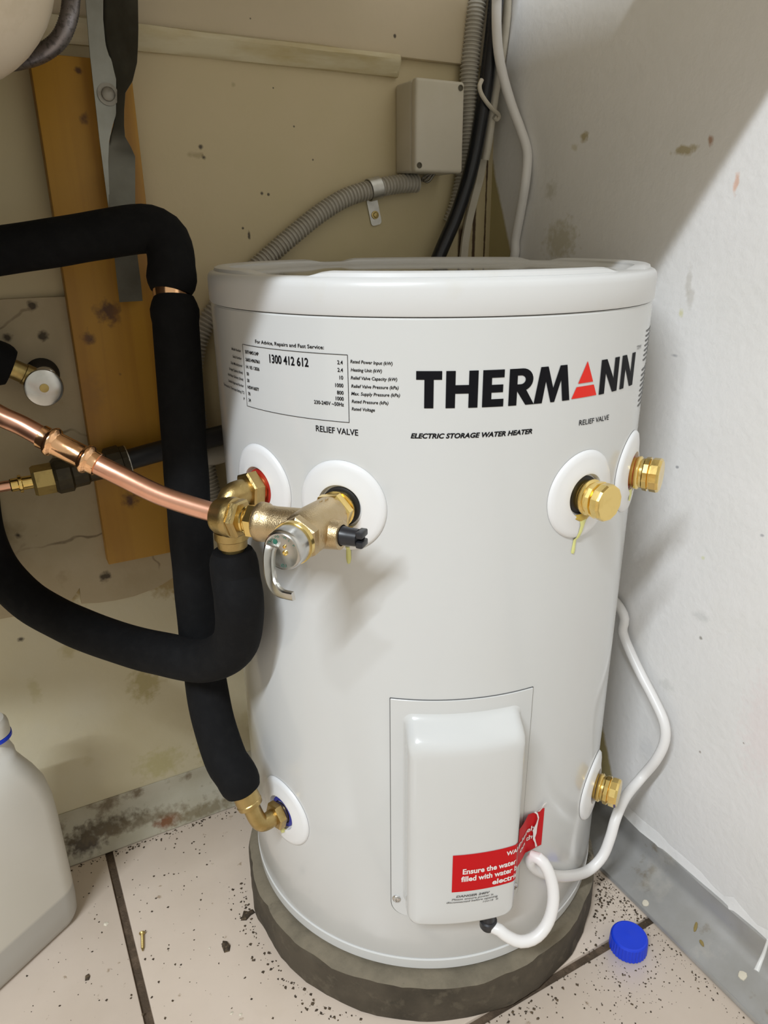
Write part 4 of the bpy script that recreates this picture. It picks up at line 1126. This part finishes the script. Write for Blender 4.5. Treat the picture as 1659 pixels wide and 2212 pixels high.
sp_ = thing('service_pipe', 'old brass and black pipe joint crossing the pine board behind the copper pipe', 'pipe', (-0.6035, -0.04, 0.5287))
one(tube(catmull([(-0.6748, -0.045, 0.5251), (-0.6489, -0.045, 0.5263), (-0.6357, -0.045, 0.5266)], 5), 0.0056, 16), 'pipe_tube', M_copper, sp_)
d1 = Vector((-0.6393, -0.045, 0.5262)); d2 = Vector((-0.6169, -0.045, 0.5271)); l1 = (d2 - d1).length
one(xform(lathe([(0, 0.0062), (0.001, 0.0070), (l1 * 0.34, 0.0070), (l1 * 0.38, 0.0096), (l1 * 0.50, 0.0096), (l1 * 0.54, 0.0072), (l1, 0.0072)], 24, 'x'), align(d1, d2 - d1)), 'press_fitting', M_brass, sp_)
d1 = Vector((-0.6178, -0.045, 0.5272)); d2 = Vector((-0.5938, -0.045, 0.5285)); l1 = (d2 - d1).length
one(xform(hexa(0, l1, 0.0165, 6, 0.003, 0.2), align(d1, d2 - d1)), 'union_nut', M_brass_old, sp_, angle=20)
M_darkfit = mat('dark_valve_casting', (0.045, 0.035, 0.018), 0.5, 0.3, 60, (0.10, 0.08, 0.04), 0.5)
d1 = Vector((-0.5965, -0.045, 0.529)); d2 = Vector((-0.5408, -0.045, 0.5329)); l1 = (d2 - d1).length
one(xform(lathe([(0, 0.017), (0.003, 0.0195), (l1 * 0.30, 0.0195), (l1 * 0.34, 0.0165), (l1 * 0.6, 0.0160), (l1 * 0.64, 0.0135), (l1, 0.0135)], 10, 'x'), align(d1, d2 - d1)), 'valve_block', M_darkfit, sp_, angle=25)
d1 = Vector((-0.5437, -0.045, 0.5328)); d2 = Vector((-0.5185, -0.045, 0.5365)); l1 = (d2 - d1).length
one(xform(lathe([(0, 0.0135), (0.004, 0.0190), (l1 * 0.72, 0.0190), (l1 * 0.76, 0.0168), (l1, 0.0165)], 14, 'x'), align(d1, d2 - d1)), 'compression_nut', M_darkfit, sp_, angle=25)
one(xform(lathe([(l1 * 0.98, 0.0150), (l1 * 0.99, 0.0162), (l1 * 1.04, 0.0162), (l1 * 1.05, 0.0120)], 24, 'x'), align(d1, d2 - d1)), 'olive_ring', M_zinc, sp_)
one(tube(catmull([(-0.5226, -0.045, 0.5355), (-0.4854, -0.045, 0.5409), (-0.4424, -0.045, 0.5464), (-0.4033, -0.045, 0.5512), (-0.3612, -0.04, 0.5544)], 6), 0.0118, 18), 'black_tube', M_blackpl, sp_)
gp = one(tube(catmull([(-0.4468, -0.018, 0.5159), (-0.4268, -0.018, 0.5181), (-0.3976, -0.018, 0.5221), (-0.3431, -0.018, 0.5294)], 6), 0.0125, 18), 'conduit_pipe', M_conduit)
tag(gp, 'short grey conduit pipe under the black tube, left of the heater', 'pipe')

# ------------------------------------------------------------------ junction box, conduits and cables
jb = thing('junction_box', 'ivory plastic junction box on the back wall above the heater', 'electrical box', (-0.115, 0, 0.888))
one(bevel_box(-0.1487, -0.0825, -0.0385, -0.0004, 0.8405, 0.9380, 0.0035, 3), 'box_base', M_boxpl, jb)
bl_ = one(bevel_box(-0.1495, -0.0815, -0.0505, -0.0388, 0.8398, 0.9388, 0.0040, 4), 'box_lid', M_boxpl, jb)
M_hole = mat('dark_screw_recess', (0.10, 0.085, 0.055), 0.6)
for x, z in ((-0.0880, 0.9318), (-0.1440, 0.8470)):
    s_ = one(xform(lathe([(-0.0004, 0.0033), (0.0008, 0.0034), (0.0009, 0.0024), (0.0002, 0.0022), (0.0001, 0.0003)], 18, 'x'), align((x, -0.0504, z), (0, -1, 0))), 'lid_screw', M_hole, bl_)

rib = thing('corrugated_conduit', 'grey corrugated conduit curving down left from below the junction box', 'conduit', (-0.1902, -0.012, 0.8214))
one(ribbed([(-0.1252, -0.013, 0.83), (-0.1519, -0.013, 0.8284), (-0.1908, -0.013, 0.8213), (-0.2254, -0.013, 0.8115), (-0.2595, -0.013, 0.7938), (-0.2901, -0.013, 0.7734), (-0.3204, -0.013, 0.7518), (-0.3474, -0.013, 0.7319), (-0.3771, -0.013, 0.7087), (-0.4043, -0.013, 0.68), (-0.4209, -0.013, 0.6485), (-0.4289, -0.013, 0.6073), (-0.427, -0.016, 0.5345), (-0.4199, -0.02, 0.463), (-0.415, -0.022, 0.4191)], 0.0110, 0.0046, 0.2), 'ribbed_tube', M_conduit, rib)
wr = MB()
for q in range(3):
    wr.add(tube(catmull([(-0.1306, -0.013, 0.831), (-0.1165, -0.012, 0.8335), (-0.118 + q * 0.004, -0.016, 0.836 - q * 0.002), (-0.110 + q * 0.004, -0.018, 0.8412)], 5), 0.0016, 8))
wr.build('loose_wires', M_bolt, rib)
sd = thing('pipe_clip', 'zinc saddle clip with one screw holding the corrugated conduit under the junction box', 'clip', (-0.1836, -0.001, 0.801))
c0 = Vector((-0.1857, -0.013, 0.8225)); ax_ = (Vector((-0.1519, -0.013, 0.8284)) - Vector((-0.2254, -0.013, 0.8115))).normalized()
w_ = 0.0150
sec = []
v = []; f = []
up_ = Vector((0, -1, 0)); dn = ax_.cross(up_).normalized()
if dn.z > 0: dn = -dn
pts = []
for i in range(13):
    t = radians(-125 + i * 250 / 12)
    pts.append(c0 + up_ * cos(t) * 0.0120 - dn * sin(t) * 0.0120 * -1)
for p in pts:
    for s, k in ((-w_ / 2, 0), (w_ / 2, 0), (w_ / 2, 1), (-w_ / 2, 1)):
        d = (p - c0).normalized() * (0.0012 * k)
        v.append(p + ax_ * s + d)
for i in range(len(pts) - 1):
    for k in range(4):
        l = (k + 1) % 4
        f.append((i * 4 + k, i * 4 + l, (i + 1) * 4 + l, (i + 1) * 4 + k))
f.append((0, 1, 2, 3)); f.append(tuple((len(pts) - 1) * 4 + k for k in range(4)))
one((v, f), 'clip_band', M_zinc, sd)
to = rrect(-w_ / 2, w_ / 2, -0.042, -0.008, (0.004, 0.004, 0.0005, 0.0005), 6)
tm = Matrix((ax_, Vector((0, 1, 0)), -dn)).transposed().to_4x4(); tm.translation = c0
tv_, tf_ = plate(to, 0.0014)
tm2 = tm.copy(); tm2.translation = Vector((c0.x, -0.0006, c0.z))
one(xform((tv_, tf_), tm2), 'clip_tab', M_zinc, sd, angle=30)
sn = Vector((c0.x, -0.0020, c0.z)) + dn * 0.030
one(xform(lathe([(0, 0.0048), (0.0012, 0.0048), (0.0014, 0.0032), (0.0024, 0.0026), (0.0026, 0.0004)], 18, 'x'), align(sn, (0, -1, 0))), 'clip_screw', M_brass_old, sd)

uc = tag(one(ribbed([(-0.036, -0.013, 1.60), (-0.036, -0.013, 1.22), (-0.0359, -0.013, 1.076), (-0.0406, -0.013, 1.0478), (-0.0441, -0.013, 1.0191), (-0.0476, -0.013, 0.9899), (-0.0505, -0.013, 0.9602), (-0.0509, -0.013, 0.9351), (-0.0489, -0.013, 0.9044), (-0.0491, -0.013, 0.8728), (-0.0536, -0.013, 0.8404), (-0.0611, -0.012, 0.8073), (-0.0673, -0.006, 0.7849)], 0.0120, 0.0044, 0.18), 'corrugated_conduit', M_conduit),
         'upright grey corrugated conduit beside the junction box in the corner', 'conduit')
bcb = tag(one(tube(catmull([(-0.020, -0.036, 1.60), (-0.0205, -0.034, 1.22), (-0.022, -0.03, 1.0734), (-0.0263, -0.03, 1.0315), (-0.0308, -0.03, 0.9882), (-0.0356, -0.03, 0.9486), (-0.042, -0.03, 0.9079), (-0.05, -0.03, 0.866), (-0.0598, -0.028, 0.8285), (-0.0743, -0.026, 0.7901), (-0.0906, -0.024, 0.7567), (-0.105, -0.022, 0.7256), (-0.1245, -0.02, 0.6826)], 8), 0.0092, 18), 'black_cable', M_black_cable),
          'thick glossy black cable curving down behind the heater', 'cable')
c2 = tag(one(tube(catmull([(-0.0075, -0.022, 1.60), (-0.0075, -0.023, 1.25), (-0.0089, -0.026, 1.0762), (-0.0069, -0.026, 1.0346), (-0.0068, -0.025, 1.011), (-0.0087, -0.022, 0.9771), (-0.0162, -0.024, 0.946), (-0.0209, -0.024, 0.915), (-0.0236, -0.022, 0.8837), (-0.0253, -0.018, 0.8599)], 8), 0.0053, 14), 'cream_cable', M_cream_cable),
         'cream cable behind the white flex in the corner', 'cable')
fs = MB()
def flat_run(pts, w, t):
    P = catmull(pts, 5); v = []; f = []
    for i, p in enumerate(P):
        for dx, dy in ((-w, 0), (w, 0), (w, -t), (-w, -t)): v.append((p.x + dx, p.y + dy, p.z))
    for i in range(len(P) - 1):
        for k in range(4):
            l = (k + 1) % 4; f.append((i * 4 + k, i * 4 + l, (i + 1) * 4 + l, (i + 1) * 4 + k))
    f.append((0, 1, 2, 3)); f.append(tuple((len(P) - 1) * 4 + k for k in range(4)))
    return v, f
fs.add(flat_run([(-0.0247, -0.004, 0.8747), (-0.0211, -0.004, 0.8612), (-0.0245, -0.004, 0.839), (-0.0324, -0.004, 0.8136), (-0.0401, -0.004, 0.785), (-0.0445, -0.004, 0.7618), (-0.0466, -0.004, 0.7383)], 0.0056, 0.004))
tag(fs.build('cable_trunking', M_cream_cable), 'flat cream trunking strip below the cable tie in the corner', 'trunking')
tie = tag(one(tube(catmull([(-0.0524, -0.043, 0.9443), (-0.0562, -0.044, 0.937), (-0.0531, -0.044, 0.9289), (-0.0436, -0.043, 0.9202), (-0.0298, -0.038, 0.9137), (-0.0195, -0.033, 0.9114), (-0.0157, -0.031, 0.9082), (-0.0183, -0.03, 0.9051), (-0.0235, -0.031, 0.9078)], 6), 0.0026, 10), 'cable_tie', M_cream_cable),
          'loose pale cable tie curled round the black cable', 'cable tie')

# white flex: drops from above, behind the tank, out at the lower right and up into the gland
gb = cyl(gl[0], gl[1] + 0.001, R + 0.0175)
fx = [(-0.045, -0.074, 1.60), (-0.046, -0.070, 1.22), (-0.0548, -0.0695, 1.0585), (-0.0425, -0.0532, 1.0243), (-0.0378, -0.0488, 0.9981), (-0.0321, -0.0469, 0.9729), (-0.0231, -0.0472, 0.9469), (-0.0132, -0.0534, 0.9168), (-0.0083, -0.0658, 0.8912), (-0.0057, -0.0774, 0.8676), (-0.0071, -0.0817, 0.8501), (-0.01, -0.0831, 0.8264), (-0.0075, -0.0738, 0.7947), (-0.0067, -0.0654, 0.7615), (-0.0066, -0.0644, 0.7387), (-0.0075, -0.040, 0.66), (-0.008, -0.045, 0.56), (-0.0085, -0.10, 0.46),
      (-0.009, -0.20, 0.385), (-0.01, -0.3103, 0.3419), (-0.012, -0.3225, 0.313), (-0.014, -0.3401, 0.2937), (-0.016, -0.3624, 0.2744), (-0.018, -0.3855, 0.2565), (-0.021, -0.4062, 0.2385), (-0.024, -0.4134, 0.2185), (-0.03, -0.4107, 0.1926), (-0.038, -0.3998, 0.1607), (-0.0699, -0.4077, 0.1532), (-0.092, -0.4163, 0.1394), (-0.1036, -0.4214, 0.1186), (-0.116, -0.4237, 0.0977), (-0.1396, -0.4245, 0.089)]
cordend = [(-0.1945, -0.4425, 0.128), (-0.2313, -0.4493, 0.1594), (-0.2472, -0.4498, 0.1805), (-0.2466, -0.4537, 0.1921), (-0.2417, -0.4628, 0.1884), (-0.2384, -0.4718, 0.1717), (-0.2408, -0.4787, 0.1525), (-0.249, -0.4822, 0.1342), (-0.2626, -0.4822, 0.1229), (-0.2776, -0.4775, 0.1206), (-0.2886, -0.4694, 0.1258), (-0.2949, -0.4622, 0.1317)]
allp = [Vector(p) for p in fx] + [Vector(p) for p in cordend] + [gb]
flex = tag(one(tube(resample(catmull(allp, 8), 0.006), 0.0059, 16), 'power_cord', M_cord), 'long white power flex looping from the corner to the element cover', 'cord')

# ------------------------------------------------------------------ jug at the lower left
JC = Vector((-0.7530, -0.1290, 0)); u_ = Vector((0.8400, 0.5430, 0)).normalized(); n_ = Vector((0.5430, -0.8400, 0)).normalized()
def jl(hw, hd, rc, z, sh=0.0, n=8):
    out = []
    for (cx, cy, t0) in ((hw - rc, hd - rc, 0), (-hw + rc, hd - rc, 0.5 * pi), (-hw + rc, -hd + rc, pi), (hw - rc, -hd + rc, 1.5 * pi)):
        for i in range(n + 1):
            t = t0 + 0.5 * pi * i / n
            out.append(JC + u_ * (cx + rc * cos(t) + sh) + n_ * (cy + rc * sin(t)) + Vector((0, 0, z)))
    return out
lv = [(0.088, 0.040, 0.024, 0.0005, 0), (0.0925, 0.0445, 0.026, 0.003, 0), (0.0950, 0.0465, 0.026, 0.010, 0), (0.0960, 0.047, 0.026, 0.03, 0), (0.0958, 0.0465, 0.026, 0.10, 0), (0.0955, 0.046, 0.026, 0.150, 0), (0.0945, 0.0455, 0.026, 0.178, 0), (0.0905, 0.044, 0.026, 0.203, 0), (0.083, 0.042, 0.026, 0.222, 0.0), (0.072, 0.038, 0.026, 0.236, 0.004), (0.052, 0.032, 0.024, 0.245, 0.020), (0.030, 0.025, 0.021, 0.250, 0.044), (0.0180, 0.0180, 0.0179, 0.256, 0.055), (0.0165, 0.0165, 0.0164, 0.276, 0.056)]
v = []; f = []
for hw, hd, rc, z, sh in lv: v += jl(hw, hd, rc, z, sh)
n = 36
for j in range(len(lv) - 1):
    for i in range(n):
        k = (i + 1) % n; f.append((j * n + i, j * n + k, (j + 1) * n + k, (j + 1) * n + i))
f.append(list(range(n))); f.append([(len(lv) - 1) * n + i for i in range(n)])
jug = thing('plastic_jug', 'milky white plastic jug with a pale cap and blue ring, at the lower left', 'jug', tuple(JC))
one((v, f), 'jug_body', M_jug, jug, angle=60)
nc = JC + u_ * 0.058
def up(vf, z): return xform(vf, Matrix.Translation((nc.x, nc.y, z)))
one(up(lathe([(0, 0.0175), (0.0005, 0.0196), (0.004, 0.0196), (0.0045, 0.018)], 40), 0.2650), 'tamper_ring', M_bluecap, jug)
jcap = one(up(lathe([(0, 0.0180), (0.0005, 0.0188), (0.011, 0.0185), (0.015, 0.0176), (0.0185, 0.0150), (0.020, 0.010), (0.0203, 0.001)], 48), 0.2697), 'jug_cap', M_jug, jug)

# ------------------------------------------------------------------ blue cap on the floor
bx, by, _z = (-0.1074, -0.4694, 0)
v = []; f = []; n = 96
prof = [(0.0, 0.0206, 1), (0.0008, 0.0212, 1), (0.0150, 0.0208, 1), (0.0168, 0.0204, .3), (0.0182, 0.0194, 0), (0.0188, 0.0180, 0), (0.0186, 0.0165, 0), (0.0187, 0.004, 0), (0.0190, 0.0016, 0), (0.0190, 0.0004, 0)]
for z, r, k in prof:
    for i in range(n):
        t = 2 * pi * i / n
        q = r - (0.0008 if i % 3 == 0 else 0) * k
        v.append((bx + q * cos(t), by + q * sin(t), z + 0.0003))
for j in range(len(prof) - 1):
    for i in range(n):
        k = (i + 1) % n; f.append((j * n + i, j * n + k, (j + 1) * n + k, (j + 1) * n + i))
f.append([(len(prof) - 1) * n + i for i in range(n)]); f.append(list(range(n)))
tag(one((v, f), 'bottle_cap', M_bluecap, angle=12), 'ribbed bright blue screw cap lying on the tiles by the right skirting', 'cap')

# brass screw lying on the tiles
s0 = Vector((-0.5955, -0.1823, 0.003)); s1 = Vector((-0.5998, -0.2061, 0.002))
sc_ = thing('loose_screw', 'small brass screw lying on the tiles beside the dark grout line', 'screw', tuple(s0))
sl = (s1 - s0).length; sm = align(s0, s1 - s0)
one(xform(lathe([(0, 0.0003), (0.0002, 0.0036), (0.001, 0.0034), (0.0026, 0.0016)], 16, 'x'), sm), 'screw_head', M_brass_old, sc_)
th = [(0.0024, 0.0015)]
q = 0.003
while q < sl - 0.004:
    th += [(q, 0.0018), (q + 0.0006, 0.0013)]; q += 0.0012
th += [(sl - 0.003, 0.0012), (sl, 0.0002)]
one(xform(lathe(th, 12, 'x'), sm), 'screw_shank', M_brass_old, sc_)

# ------------------------------------------------------------------ floor grit, crumbs and scraps
def crumb(p, s, flat=0.5):
    v = []
    for (x, y, z) in ((1, 0, 0), (-1, 0, 0), (0, 1, 0), (0, -1, 0), (0, 0, 1), (0.6, 0.6, 0.5), (-0.5, 0.6, 0.4)):
        k = s * (0.6 + rnd.random() * 0.8)
        v.append((p[0] + x * k, p[1] + y * k, p[2] + z * k * flat))
    return v, [(0, 5, 4), (5, 2, 4), (2, 6, 4), (6, 1, 4), (1, 3, 4), (3, 0, 4), (0, 3, 1, 6, 2, 5)]
grit = MB(); chips = MB()
def ok_floor(x, y):
    return hypot(x - (AX - 0.006), y - (AY - 0.0065)) > 0.224 and y < -0.037 and x < -0.06 and not (hypot(x - bx, y - by) < 0.023)
def jug_clear(x, y):
    d = Vector((x, y, 0)) - JC
    return abs(d.dot(u_)) > 0.098 or abs(d.dot(n_)) > 0.049
cnt = 0
# a ring of dirt round the plinth
for i in range(420):
    t = radians(rnd.uniform(-200, 20)); r = 0.2255 + abs(rnd.gauss(0, 0.010))
    x, y = AX - 0.006 + r * cos(t), AY - 0.0065 + r * sin(t)
    if ok_floor(x, y): grit.add(crumb((x, y, 0.0002), rnd.choice((0.0004, 0.0007, 0.0011, 0.0018))))
# along the right skirting and in the corner by the blue cap
for i in range(520):
    y = -0.30 - abs(rnd.gauss(0, 0.14)); x = -0.0605 - abs(rnd.gauss(0, 0.010))
    if ok_floor(x, y) and y > -0.66: grit.add(crumb((x, y, 0.0002), rnd.choice((0.0003, 0.0005, 0.0007, 0.0012))))
for i in range(260):
    x = rnd.gauss(-0.082, 0.018); y = rnd.gauss(-0.405, 0.025)
    if ok_floor(x, y): grit.add(crumb((x, y, 0.0002), rnd.choice((0.0003, 0.0005, 0.0008, 0.0016))))
for i in range(220):
    x = rnd.gauss(-0.135, 0.035); y = rnd.gauss(-0.505, 0.022)
    if ok_floor(x, y): grit.add(crumb((x, y, 0.0002), rnd.choice((0.0004, 0.0006, 0.0010))))
# scattered on the left tiles and at the back skirting
for i in range(330):
    x = rnd.uniform(-0.72, -0.40); y = rnd.uniform(-0.40, -0.04)
    if ok_floor(x, y) and jug_clear(x, y): grit.add(crumb((x, y, 0.0002), rnd.choice((0.0005, 0.0007, 0.0010, 0.0014))))
for i in range(120):
    x = rnd.uniform(-0.68, -0.42); y = -0.0375 - abs(rnd.gauss(0, 0.006))
    if ok_floor(x, y) and jug_clear(x, y): grit.add(crumb((x, y, 0.0002), rnd.choice((0.0006, 0.0010, 0.0016))))
for i in range(60):
    x = rnd.uniform(-0.60, -0.1); y = rnd.uniform(-0.62, -0.42)
    if ok_floor(x, y): grit.add(crumb((x, y, 0.0002), rnd.choice((0.0005, 0.0008, 0.0011))))
g = grit.build('floor_grit', M_dirt, smooth=False); g['kind'] = 'stuff'
tag(g, 'dark grit and crumbs scattered over the floor tiles', 'dirt')
for p, s in (((-0.6311, -0.1472, 0), 0.0032), ((-0.5307, -0.2377, 0), 0.0016), ((-0.5234, -0.3295, 0), 0.0018), ((-0.0916, -0.4212, 0), 0.002), ((-0.0734, -0.3725, 0), 0.003), ((-0.5317, -0.3238, 0), 0.0022)):
    chips.add(crumb((p[0], p[1], 0.0002), s))
for p, s in (((-0.04, -0.4343, -0.0041), 0.0045), ((-0.03, -0.5576, 0.0199), 0.0040), ((-0.038, -0.528, 0.0586), 0.0016), ((-0.036, -0.4966, 0.0352), 0.0014)):
    pass
c_ = chips.build('paint_crumbs', M_chip, smooth=False); c_['kind'] = 'stuff'
tag(c_, 'pale paint and plaster crumbs lying on the tiles', 'debris')
def scrap(p, pts, label, m=M_dirt, h=0.0030, name='dirt_clump', cat='debris'):
    v = []; f = []
    n = len(pts)
    for k, (q, z) in enumerate(((1.0, 0.0003), (0.8, h * 0.8), (0.35, h))):
        for i, (x, y) in enumerate(pts): v.append((p[0] + x * q, p[1] + y * q, z * (1 + 0.3 * noise.noise(Vector((i * 1.3, k, h * 900))))))
    for k in range(2):
        for i in range(n):
            j = (i + 1) % n; f.append((k * n + i, k * n + j, (k + 1) * n + j, (k + 1) * n + i))
    f.append([2 * n + i for i in range(n)]); f.append(list(range(n))[::-1])
    return tag(one((v, f), name, m, smooth=False), label, cat)
scrap((-0.4779, -0.2164, 0), [(-.010, -.004), (-.004, -.007), (.003, -.003), (.009, -.002), (.008, .004), (.002, .003), (-.003, .007), (-.006, .002)], 'dark curled dirt clump left of the concrete plinth, nearest the plinth')
scrap((-0.5137, -0.245, 0), [(-.004, -.007), (.002, -.008), (.005, -.002), (.003, .006), (-.001, .009), (-.004, .003)], 'oval black dirt clump on the tile below the curled one')
scrap((-0.66, -0.2075, 0), [(-.003, -.003), (.001, -.004), (.003, 0), (.002, .004), (-.002, .003)], 'small black dirt clump left of the dark grout line', h=0.002)
def flake(p, size, m, name, label, cat, nrm, ang=0.0, asp=1.0):
    mm = align(p, nrm) @ Matrix.Rotation(ang, 4, 'X')
    v = []; f = []; n = 9
    for k, (q, h) in enumerate(((1.0, 0.0), (0.92, 0.0009), (0.4, 0.0012))):
        for i in range(n):
            t = 2 * pi * i / n; w = 1 + 0.3 * noise.noise(Vector((i * 2.1, size * 900, 0)))
            v.append(mm @ Vector((h, size * asp * q * w * cos(t), size * q * w * sin(t))))
    for k in range(2):
        for i in range(n):
            j = (i + 1) % n; f.append((k * n + i, k * n + j, (k + 1) * n + j, (k + 1) * n + i))
    f.append([2 * n + i for i in range(n)]); f.append(list(range(n)))
    return tag(one((v, f), name, m, smooth=False), label, cat)
NS = (-0.35, 0, 0.94)
flake((-0.0488, -0.4406, 0.0066), 0.0042, M_chip, 'paint_flake', 'cream paint flake on the right skirting, nearest the blue cap', 'debris', NS)
flake((-0.032, -0.5605, 0.0119), 0.0050, M_chip, 'paint_flake', 'round pale paint blob low on the right skirting, farthest from the heater', 'debris', NS)
flake((-0.0278, -0.4954, 0.0133), 0.0066, M_leaf, 'leaf_scrap', 'long brown leaf scrap on the right skirting', 'debris', NS, 0.5, 0.28)
flake((-0.0366, -0.5115, 0.0103), 0.0040, M_leaf, 'leaf_scrap', 'short brown leaf scrap below the long one on the right skirting', 'debris', NS, 1.2, 0.5)
dr = [(-0.0048, -0.5636, 0.0531), (-0.0052, -0.5636, 0.043), (-0.0066, -0.5634, 0.0296), (-0.012, -0.5644, 0.0214), (-0.0186, -0.5665, 0.0175)]
M_drip = mat('white_paint_drip', (0.82, 0.81, 0.78), 0.4)
tag(one(tube(catmull([tuple(p) for p in dr], 5), [0.0012 + 0.0016 * min(1, i / 18.0) for i in range(21)], 10), 'paint_drip', M_drip), 'white paint drip running down the right skirting', 'paint')
